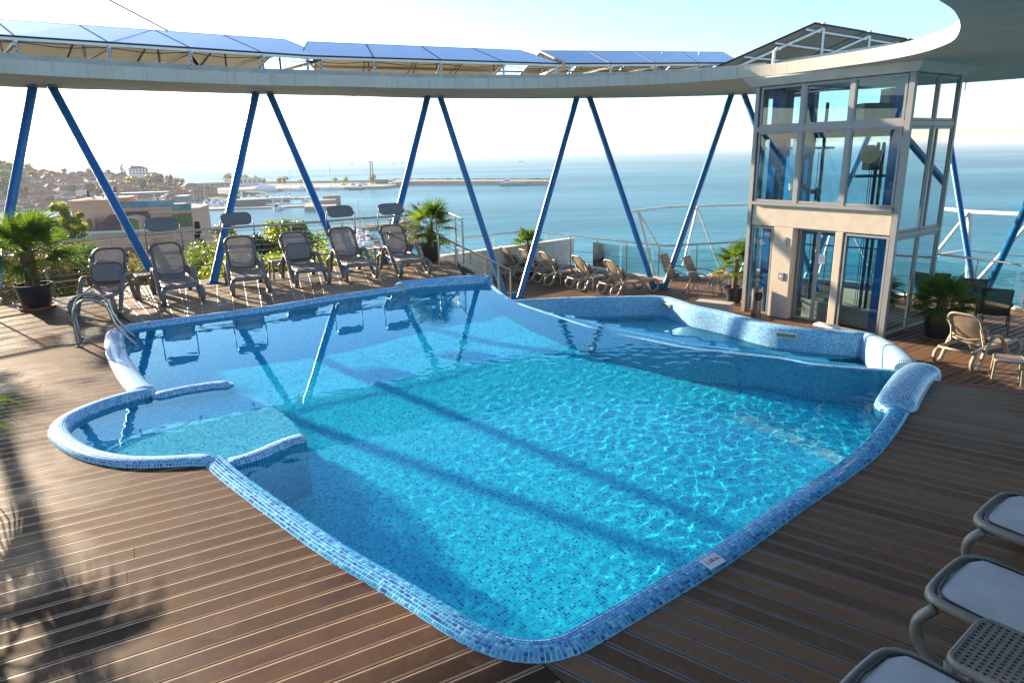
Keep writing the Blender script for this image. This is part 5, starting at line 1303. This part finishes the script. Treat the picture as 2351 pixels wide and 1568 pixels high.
for i,(x,y,m) in enumerate(((182,449,'black'),(240,441,'red'))):
    mb=MB(); c=pp(x,y,7); mb.tube([c-HX*.75,c+HX*.75],.38,14); sh=thing('solar_boiler',c,['black ended solar water tank on the pink building roof','red ended solar water tank above the pink building canopy'][i],'water tank','solar water tanks on the pink building')
    obj('tank',mb,M['white'],sh,smooth=True); obj('end_cap',MB().tube([c+HX*.75,c+HX*.9],.4,14),M[m],sh); obj('leg',MB().bar(c,c+V((0,0,-.9)),.08,.08),M['frame'],sh); obj('collector',MB().bar(c+HX*.2+V((0,0,-.2)),c+HX*2.2+V((0,0,-1.0)),.9,.08),M['black'],sh)
# town trees
rnd=random.Random(5); TT='trees among the houses of the old town'
spec=[('leaf_green',4.5,3.6,61),('leaf_dark',4.0,4.2,62),('leaf_dry',4.6,3.4,63)]; cnt=0
names={'leaf_green':'green','leaf_dark':'dark','leaf_dry':'bare'}
tl_=[(8,.9,0,1.6),(30,.85,0,1.5),(66,.95,2,1.2),(-15,.7,1,1.6),(20,.6,0,1.5),(45,.55,2,1.4),(10,.35,1,1.5),(80,.7,0,1.1),(28,.2,1,1.3),(60,.3,1,1.0),(110,.75,2,.8),(150,.95,1,.7),(205,.98,2,1.0),(225,.85,1,.8),(170,.4,1,.8),(212,.35,1,1.1),(235,.2,1,1.2),(262,.5,2,1.0),(300,.55,2,1.2),(330,.45,1,1.1),(345,.6,2,1.4),(370,.6,1,1.2),(392,.7,1,1.1),(405,.8,2,1.0),(285,.25,1,.8),(120,.15,1,.8),(190,.12,1,.9),(420,.9,1,.8),(360,.3,0,.9),(250,.97,1,.7)]
for x,tt,k,s in tl_:
    p=hillpt(x,tt); m_,rx,rz_,sd=spec[k]; cnt+=1
    lab=f'{names[m_]} tree {"on the crest" if tt>.8 else "on the upper slope" if tt>.5 else "on the lower slope"} of the old town, {"at its far left" if x<0 else "left of the first blue column" if x<35 else "between the first two columns" if x<190 else "behind the pink building" if x<300 else "near its right end"}, {ORD[min(21,cnt-1)]} in order from the left' if False else f'{names[m_]} tree of the old town hill, {ORD[cnt-1] if cnt<=22 else "number "+str(cnt)} of its trees'
    o=tree(tuple(p),lab,rx,rz_,2,m_,n=700,leaf=1.1,seed=sd,group=TT); o.scale=(s,s,s)
tt_=[o for o in bpy.data.objects if o.get('group')==TT]; tt_.sort(key=lambda o:o.location.x/o.location.y)
for i,o in enumerate(tt_):
    z=o.location.z-ZS; kind=next(names[m_] for m_ in names if o.children[0].data.materials[0]==M[m_] or o.children[1].data.materials[0]==M[m_])
    o['label']=f'{kind} tree {"on the crest" if z>17 else "mid slope" if z>8 else "near the shore"} of the old town, '+(f'{ORD[i]} from the left' if i<15 else f'{ORD[len(tt_)-1-i]} from the right')+' of its trees'
for i,(x,y) in enumerate(((283,403),(308,397))):     # pines on the hilltop
    p=hillpt(x,.97); tree(tuple(p),['dark pine on the hilltop left of the tall white house','ragged dark pine beside the tall white house on the hilltop'][i],4.2,5.0,3,'leaf_dark',n=700,leaf=.9,seed=70+i,conif=(i==0),clumps=20)
# quays and mole
def quay(name,near,far,h,m,label=None,cat=None,kind=None):
    P=[S_(*p) for p in near]+[S_(*p) for p in far]; mb=MB(); mb.prism([(p.x,p.y) for p in P],ZS-1,ZS+h); return tag(obj(name,mb,m),label,cat,kind=kind)
M['quay']=pbr('quay_concrete',(.30,.26,.22),.9,0,.2,.05); M['rock']=pbr('shore_rock',(.16,.13,.10),.95,0,.35,.3,.6,2)
quay('harbour_quay',[(440,446),(560,442),(675,438.5),(745,436.5),(880,434),(905,431)],[(908,424),(745,426),(560,428),(440,430)],2.6,M['quay'],kind='structure')
quay('harbour_mole',[(900,428.5),(942,425.5),(1100,425.5),(1262,426.5)],[(1266,423.5),(1100,421.5),(905,421.5)],4.2,M['quay'],kind='structure')
mb=MB()
for a,b in(((908,424),(745,426)),((745,426),(560,428))): p,q=S_(*a),S_(*b); mb.bar(p+V((0,0,3.6)),q+V((0,0,3.6)),1.2,3.2)
tag(obj('sea_wall',mb,M['graywall']),'long grey sea wall along the back of the harbour quay','wall')
rnd=random.Random(3)
def rock(p,s,r):
    mb=MB(); vs=[];
    for k in range(8): a=2*PI*k/8; q=r.uniform(.7,1.1); vs+= [p+V((s*q*math.cos(a),s*q*math.sin(a),-s*.4)),p+V((s*q*.65*math.cos(a),s*q*.65*math.sin(a),s*r.uniform(.35,.6)))]
    return vs,[(2*k,(2*k+2)%16,(2*k+3)%16,2*k+1) for k in range(8)]+[tuple(2*k+1 for k in range(8))]
mb=MB()
for i in range(150):
    f=i/149; a=S_(905,421.5).lerp(S_(1266,422.5),f); v,fc=rock(V((a.x,a.y,ZS+4.2+rnd.uniform(0,.9))),rnd.uniform(.8,1.6),rnd); mb.add(v,fc)
tag(obj('armour_blocks',mb,M['rock']),'line of concrete armour blocks along the top of the mole','breakwater blocks',kind='stuff')
mb=MB()
for i in range(120):
    f=rnd.random(); x=905+60*rnd.random(); y=513+62*f-rnd.random()*10; a=S_(x,y); v,fc=rock(V((a.x,a.y,ZS+rnd.uniform(0,1.2))),rnd.uniform(.8,2.4),rnd); mb.add(v,fc)
tag(obj('shore_rocks',mb,M['rock']),'jumble of dark shore rocks behind the corner palm','rocks',kind='stuff')
quay('rock_jetty',[(752,531),(830,531),(905,522),(935,514)],[(940,510),(905,516),(830,525),(752,527)],1.4,M['rock'],kind='structure')
quay('boat_jetty',[(790,585),(880,582)],[(900,574),(800,576)],1.0,M['quay'],kind='structure')
def build(name,label,cat,px,py,dims,wm,rm=None,win=0,rz=None,z=0,grp=None,flat=True):
    p=S_(px,py); o=thing(name,(p.x,p.y,ZS+z),label,cat,grp); l,wd,h=dims; obj('wall',MB().box((0,0,h/2),(l,wd,h)),wm,o,world=False); obj('roof',MB().box((0,0,h+.25),(l+1,wd+1,.5)),rm or M['graywall'],o,world=False)
    for i in range(win): obj('window',MB().box((-l/2+(i+.5)*l/win,-wd/2-.03,h*.55),(l/win*.7,.1,h*.5)),M['bglass'],o,world=False)
    o.rotation_euler=(0,0,rz if rz is not None else math.atan2(-p.x,p.y)); return o
build('harbour_building','flat roofed pale harbour building behind the quay trees','building',560,431,(40,10,8),WALL[3],M['graywall'],8,z=2.6)
build('harbour_pavilion','long low open pavilion on the quay left of the second column pair','building',500,436,(45,8,5),M['graywall'],M['graywall'],9,z=2.6)
build('quay_shed','small blue grey shed on the quay by the lattice tower','shed',877,428,(14,6,4.5),M['bglass'],WALL[3],2,z=2.6)
build('pontoon_cafe','glass walled cafe on the marina pontoon','building',566,476,(26,8,4),M['bglass'],M['graywall'],6,z=1)
build('pontoon_club','white club house with dark roof on the outer pontoon','building',628,472,(24,7,4),WALL[3],M['graywall'],4,z=1)
build('marina_office','small glazed marina office next to the cafe','building',541,470,(7,6,5.5),M['bglass'],M['graywall'],2,z=1)
quay('marina_pontoon',[(395,482),(455,485),(540,482),(602,480),(700,476),(750,473)],[(752,468.5),(700,471),(602,475),(540,477),(455,480),(395,478)],1.0,M['quay'],kind='structure')
quay('inner_pontoon',[(520,462),(640,459),(715,457)],[(715,454.5),(640,456),(520,458)],1.0,M['quay'],kind='structure')
for i,(x,y,d,h,lab) in enumerate(((737,482,(20,14),3.2,'square concrete mooring block nearest the camera'),(763,470,(12,10),7.0,'tall concrete mooring block at the outer end of the marina'),(748,474,(14,12),5.0,'concrete mooring block between the two others'))):
    p=S_(x,y); o=tag(obj('mooring_block',MB().box((p.x,p.y,ZS+h/2-.5),(d[0],d[1],h),rz=.25),M['quay']),lab,'mooring block')
# boats
M['hull']=pbr('white_hull',(.74,.74,.74),.25,0,.03); M['navy']=pbr('navy_hull',(.02,.04,.10),.3); M['green_hull']=pbr('green_hull',(.05,.26,.24),.4); M['redp']=pbr('red_paint',(.45,.05,.03),.4); M['woodp']=pbr('boat_timber',(.25,.13,.06),.5)
def hull(L,B,Hh,sheer=.35,n=9):
    mb=MB(); rows=[]
    for i in range(n):
        f=i/(n-1); x=-L/2+L*f; b=B/2*(1 if f<.55 else max(.03,1-((f-.55)/.45)**2)); z=Hh*(1+sheer*max(0,f-.4)**2*2)
        mb.v+=[(x,-b,z),(x,-b*.75,-.3),(x,b*.75,-.3),(x,b,z)]
    for i in range(n-1):
        for j in range(3): a=i*4+j; mb.f.append((a,a+1,a+5,a+4))
        mb.f.append((i*4+3,i*4,i*4+4,i*4+7))
    mb.f.append((0,3,2,1)); return mb
def boat(px,py,kind,lab,L=10,rz=0,hm='hull',grp=None,mast=0,z=0):
    p=S_(px,py); o=thing({'sail':'sailing_boat','motor':'motor_boat','ferry':'ferry','trawl':'fishing_boat'}[kind],(p.x,p.y,ZS+z),lab,'boat',grp); B=L*(.3 if kind!='ferry' else .27); Hh=L*.09+.35
    obj('hull',hull(L,B,Hh),M[hm],o,world=False); base=math.atan2(-p.x,p.y)
    if kind=='sail':
        obj('cabin',MB().box((L*.02,0,Hh+.3),(L*.35,B*.55,.6)),M['hull'],o,world=False); H=mast or L*1.35
        m_=obj('mast',MB().tube([V((L*.05,0,Hh)),V((L*.05,0,H))],max(.07,L*.011),6),M['alu'],o,world=False); obj('boom',MB().tube([V((L*.05,0,Hh+1.2)),V((-L*.4,0,Hh+1.3))],.13,6),M['navy'],o,world=False); obj('stay',MB().tube([V((L*.05,0,H)),V((L*.48,0,Hh+.3))],.03,4),M['black'],o,world=False)
    elif kind=='motor':
        obj('cabin',MB().add([(-L*.25,-B*.36,Hh),(L*.22,-B*.3,Hh),(L*.22,B*.3,Hh),(-L*.25,B*.36,Hh),(-L*.22,-B*.32,Hh+L*.12),(L*.05,-B*.26,Hh+L*.12),(L*.05,B*.26,Hh+L*.12),(-L*.22,B*.32,Hh+L*.12)],[(4,5,6,7),(0,1,5,4),(1,2,6,5),(2,3,7,6),(3,0,4,7)]),M['hull'],o,world=False)
        obj('windscreen',MB().add([(L*.195,-B*.26,Hh+L*.025),(L*.195,B*.26,Hh+L*.025),(L*.075,B*.245,Hh+L*.108),(L*.075,-B*.245,Hh+L*.108)],[(0,1,2,3)]),M['pane'],o,world=False)
        obj('flybridge',MB().box((-L*.1,0,Hh+L*.15),(L*.2,B*.5,L*.05)),M['hull'],o,world=False)
    elif kind=='ferry':
        c=obj('superstructure',MB().add([(-L*.45,-B*.45,Hh),(L*.30,-B*.4,Hh),(L*.30,B*.4,Hh),(-L*.45,B*.45,Hh),(-L*.42,-B*.4,Hh+3.2),(L*.12,-B*.34,Hh+3.2),(L*.12,B*.34,Hh+3.2),(-L*.42,B*.4,Hh+3.2)],[(4,5,6,7),(0,1,5,4),(1,2,6,5),(2,3,7,6),(3,0,4,7)]),M['hull'],o,world=False)
        obj('window_band',MB().box((-L*.12,-B*.44,Hh+1.7),(L*.55,.3,1.0)),M['pane'],c,world=False); obj('bridge',MB().box((L*.0,0,Hh+4.2),(L*.16,B*.5,2)),M['hull'],o,world=False); obj('bow_flash',MB().box((L*.26,-B*.42,Hh*.75),(L*.16,.5,1.3)),M['redp'],o,world=False)
    else:
        obj('wheelhouse',MB().box((-L*.25,0,Hh+1.6),(L*.2,B*.6,3.2)).box((-L*.25,0,Hh+3.8),(L*.14,B*.45,1.3)),M['hull'] ,o,world=False); obj('window_band',MB().box((-L*.25,0,Hh+2.4),(L*.205,B*.62,.7)),M['pane'],o,world=False)
        obj('mast',MB().tube([V((-L*.25,0,Hh)),V((-L*.25,0,Hh+7))],.12,6).tube([V((L*.15,0,Hh)),V((L*.15,0,Hh+4))],.12,6),M['graywall'],o,world=False); obj('derrick',MB().tube([V((L*.1,0,Hh)),V((L*.3,0,Hh+7.5))],.14,6),M['graywall'],o,world=False)
    o.rotation_euler=(0,0,base+rz); return o
boat(602,441,'ferry','large white passenger ferry with red bow flash at the quay',30,PI)
boat(638,482,'motor','white motor yacht moored bow-out at the pontoon',15,-1.9)
boat(424,484,'motor','white catamaran cruiser at the left end of the pontoon',13,.25); boat(395,485.5,'motor','small white motor boat left of the catamaran at the pontoon',7,-1.5); boat(456,484.5,'motor','small white cabin boat beside the catamaran at the pontoon',8,-2.0)
boat(1182,427,'trawl','blue green fishing trawler moored at the mole',30,PI*0,'green_hull'); boat(818,436.5,'trawl','dark blue hulled fishing boat at the quay',16,PI,'navy'); boat(914,429.5,'trawl','small fishing boat at the corner of the quay and mole',11,.1,'navy')
boat(763,436.5,'sail','large white sailing yacht with very tall mast at the quay',24,PI,mast=29); boat(690,438.5,'motor','white motor boat at the quay right of the ferry',17,PI); boat(668,439,'sail','sailing yacht at the quay with a mast crossing the blue column',14,0,mast=22)
SB='sailing boats moored in the marina'
for i,(x,y,L,lab) in enumerate(((424,478,11,'sailing boat with tall mast behind the catamaran'),(447,474,11,'second masted sailing boat from the left in the marina'),(474,472,12,'third masted sailing boat from the left in the marina'),(546,464,11,'masted boat right of the third column in the marina'),(553,461,10,'small masted boat by the inner pontoon'),(652,458,15,'two masted looking yacht behind the white motor yacht'),(536,459,9,'masted boat just left of the cafe roof'))): boat(x,y,'sail',lab,L,(.6,-1.2,1.8,.2)[i%4],grp=SB)
MBG='small motor boats packed in the marina'
bl=[(400,471),(412,475),(430,468),(470,478),(484,474),(492,470),(500,476),(508,471),(516,466),(525,474),(488,463),(470,466),(557,456),(572,454),(590,453),(605,455),(622,456),(640,454),(660,456),(682,456),(580,462),(610,463),(700,463),(540,452)]
rnd=random.Random(9)
for i,(x,y) in enumerate(bl): boat(x,y,'motor' if i%3 else 'trawl',f'{["small fishing boat","small white motor boat","small white cabin boat"][i%3]} in the marina, {ORD[i] if i<22 else ["twenty-third","twenty-fourth"][i-22]} boat counting '+'from the left end' ,rnd.uniform(6,9),rnd.uniform(-3,3),'hull',MBG)
ml=sorted([o for o in bpy.data.objects if o.get('group')==MBG],key=lambda o:o.location.x/o.location.y)
for i,o in enumerate(ml): o['label']=o['label'].split(' in the marina')[0]+f' in the marina, {ORD[i] if i<22 else ["twenty-third","twenty-fourth"][i-22]} of the small boats from the left'
NB='boats in the small mooring below the railing'
for i,(x,y,k,L,hm) in enumerate(((812,540,'motor',7,'hull'),(828,537,'motor',7,'hull'),(822,548,'trawl',7,'hull'),(836,551,'motor',7.5,'redp'),(850,547,'motor',7,'hull'),(818,560,'motor',7,'hull'),(835,563,'motor',8,'hull'),(855,560,'trawl',7,'woodp'),(845,570,'motor',8,'hull'))): boat(x,y,k,['white motor boat nearest the rock jetty, left one','white motor boat nearest the rock jetty, right one','little fishing boat below the sailing masts','red hulled motor boat in the small mooring','white motor boat by the shore rocks','white motor boat at the left of the small mooring','larger white motor boat in the middle of the small mooring','brown timber fishing boat by the shore rocks','white motor boat closest in the small mooring'][i],L,(.4,.2,.5,.1,.3)[i%5],hm,NB)
boat(826,545,'sail','sailing boat with a tall mast in front of the harbour water',9,.4,mast=15.5); boat(838,549,'sail','shorter masted sailing boat beside the tall masted one',8,.4,mast=10.5)
for i,(x,y) in enumerate(((808,377),(905,376),(925,375.5),(1195,372.5))): boat(x,y,'trawl',['tiny far boat on the sea left of the lattice tower','tiny far boat on the sea right of the lattice tower','tiny far boat next to the column in the middle','tiny far boat alone on the open sea'][i],16,.2,'navy','tiny far boats on the sea')
p=S_(960,470); bu=thing('buoy',(p.x,p.y,ZS),'red mooring buoy floating alone in the bay','buoy'); obj('float',MB().lathe([(.01,-.3),(1.2,-.1),(1.2,.5),(.4,.9),(.01,.9)],14),M['redp'],bu,world=False); obj('top_mark',MB().lathe([(.25,.9),(.25,2.0),(.5,2.0),(.01,2.8)],10),M['redp'],bu,world=False)
# lattice tower, lamp posts and quay trees
p=S_(856,430); lt=thing('lattice_tower',(p.x,p.y,ZS+2.6),'tall rusty lattice tower standing on the quay','tower'); H=24
for sx in(-1,1):
    for sy in(-1,1): obj('leg',MB().tube([V((sx*1.5,sy*1.5,0)),V((sx*1.2,sy*1.2,H))],.22,5),M['rust'],lt,world=False)
for k in range(8):
    for sy in(-1,1): z=k*3; s=(-1)**k; obj('brace',MB().tube([V((-1.4*s,sy*1.4,z)),V((1.35*s,sy*1.35,z+3))],.14,4),M['rust'],lt,world=False)
obj('top_platform',MB().box((0,0,H),(3.6,3.6,.4)),M['rust'],lt,world=False)
QT='trees along the harbour quay'
for i,(x,y,m_,s,lab) in enumerate(((770,428,'leaf_green',.95,'round tree on the quay beside the tallest yacht mast'),(795,428,'leaf_bright',1.0,'yellow-green tree on the quay left of the lattice tower'),(857,428,'leaf_bright',1.35,'wide yellow-green tree at the foot of the lattice tower'),(562,430,'leaf_green',1.6,'large tree on the quay left of the third column top'),(588,430,'leaf_green',1.3,'green tree above the ferry'),(606,431,'leaf_green',1.0,'low tree right of the ferry bridge'),(655,430,'leaf_green',1.3,'round quay tree left of the fourth column'),(643,430,'leaf_dry',1.1,'paler quay tree left of the fourth column'),(525,432,'leaf_dry',1.8,'bare tree behind the low pavilion'),(690,429,'leaf_bright',.8,'small tree by the blue column on the quay'))):
    p=S_(x,y); o=tree((p.x,p.y,ZS+2.4),lab,3.8,3.0,2.2,m_,n=900,leaf=.8,seed=80+i%3,group=QT); o.scale=(s,s,s)
for i,x in enumerate((612,725,1248)):
    p=S_(x,429 if x<1000 else 424); lp_=thing('lamp_post',(p.x,p.y,ZS+2.6),['thin lamp post on the quay above the ferry stern','thin lamp post on the quay near the tall yacht','small beacon post at the end of the mole'][i],'lamp post'); obj('pole',MB().tube([V((0,0,0)),V((0,0,9))],.14,6),M['graywall'],lp_,world=False); obj('lamp_head',MB().box((0,0,9),(1.6,.4,.25)),M['graywall'],lp_,world=False)
for i,(x,m_) in enumerate(((833,'hull'),(838,'hull'),(812,'redp'),(790,'graywall'),(715,'navy'))):
    p=S_(x,431.5); v_=thing('parked_van' if i<2 else 'parked_car',(p.x,p.y,ZS+2.6),['white van parked by the lattice tower, left one','white van parked by the lattice tower, right one','red car parked on the quay','grey car parked on the quay','dark blue car parked on the quay near the tall yacht'][i],'van' if i<2 else 'car')
    L=5.5 if i<2 else 4.3; h_=2.0 if i<2 else 1.0; obj('body',MB().box((0,0,h_/2+.3),(L,1.9,h_)),M[m_],v_,world=False); obj('cabin',MB().box((-.2,0,h_+.55),(L*.5,1.6,.6)),M['pane'],v_,world=False)
    for sx in(-1,1): obj('wheel',MB().tube([V((sx*L*.32,-.98,.35)),V((sx*L*.32,.98,.35))],.35,10),M['black'],v_,world=False)
# ---------------------------------------------------------------- caustics and air
for o in (fl,wl,kf,ki,bf): o.cycles.is_caustics_receiver=True
wp.cycles.is_caustics_caster=True; wb.cycles.is_caustics_caster=True
HAZE=0.00012
t=NT('air'); vol=t.n('VolumePrincipled',{'Color':(.88,.94,1,1),'Density':HAZE,'Anisotropy':.2}); t.t.links.new(vol.outputs[0],t.out.inputs['Volume'])
hz=obj('haze',MB().box((0,0,(ZS-2+9)/2),(130000,130000,9-ZS+2)),t.m,kind='stuff')
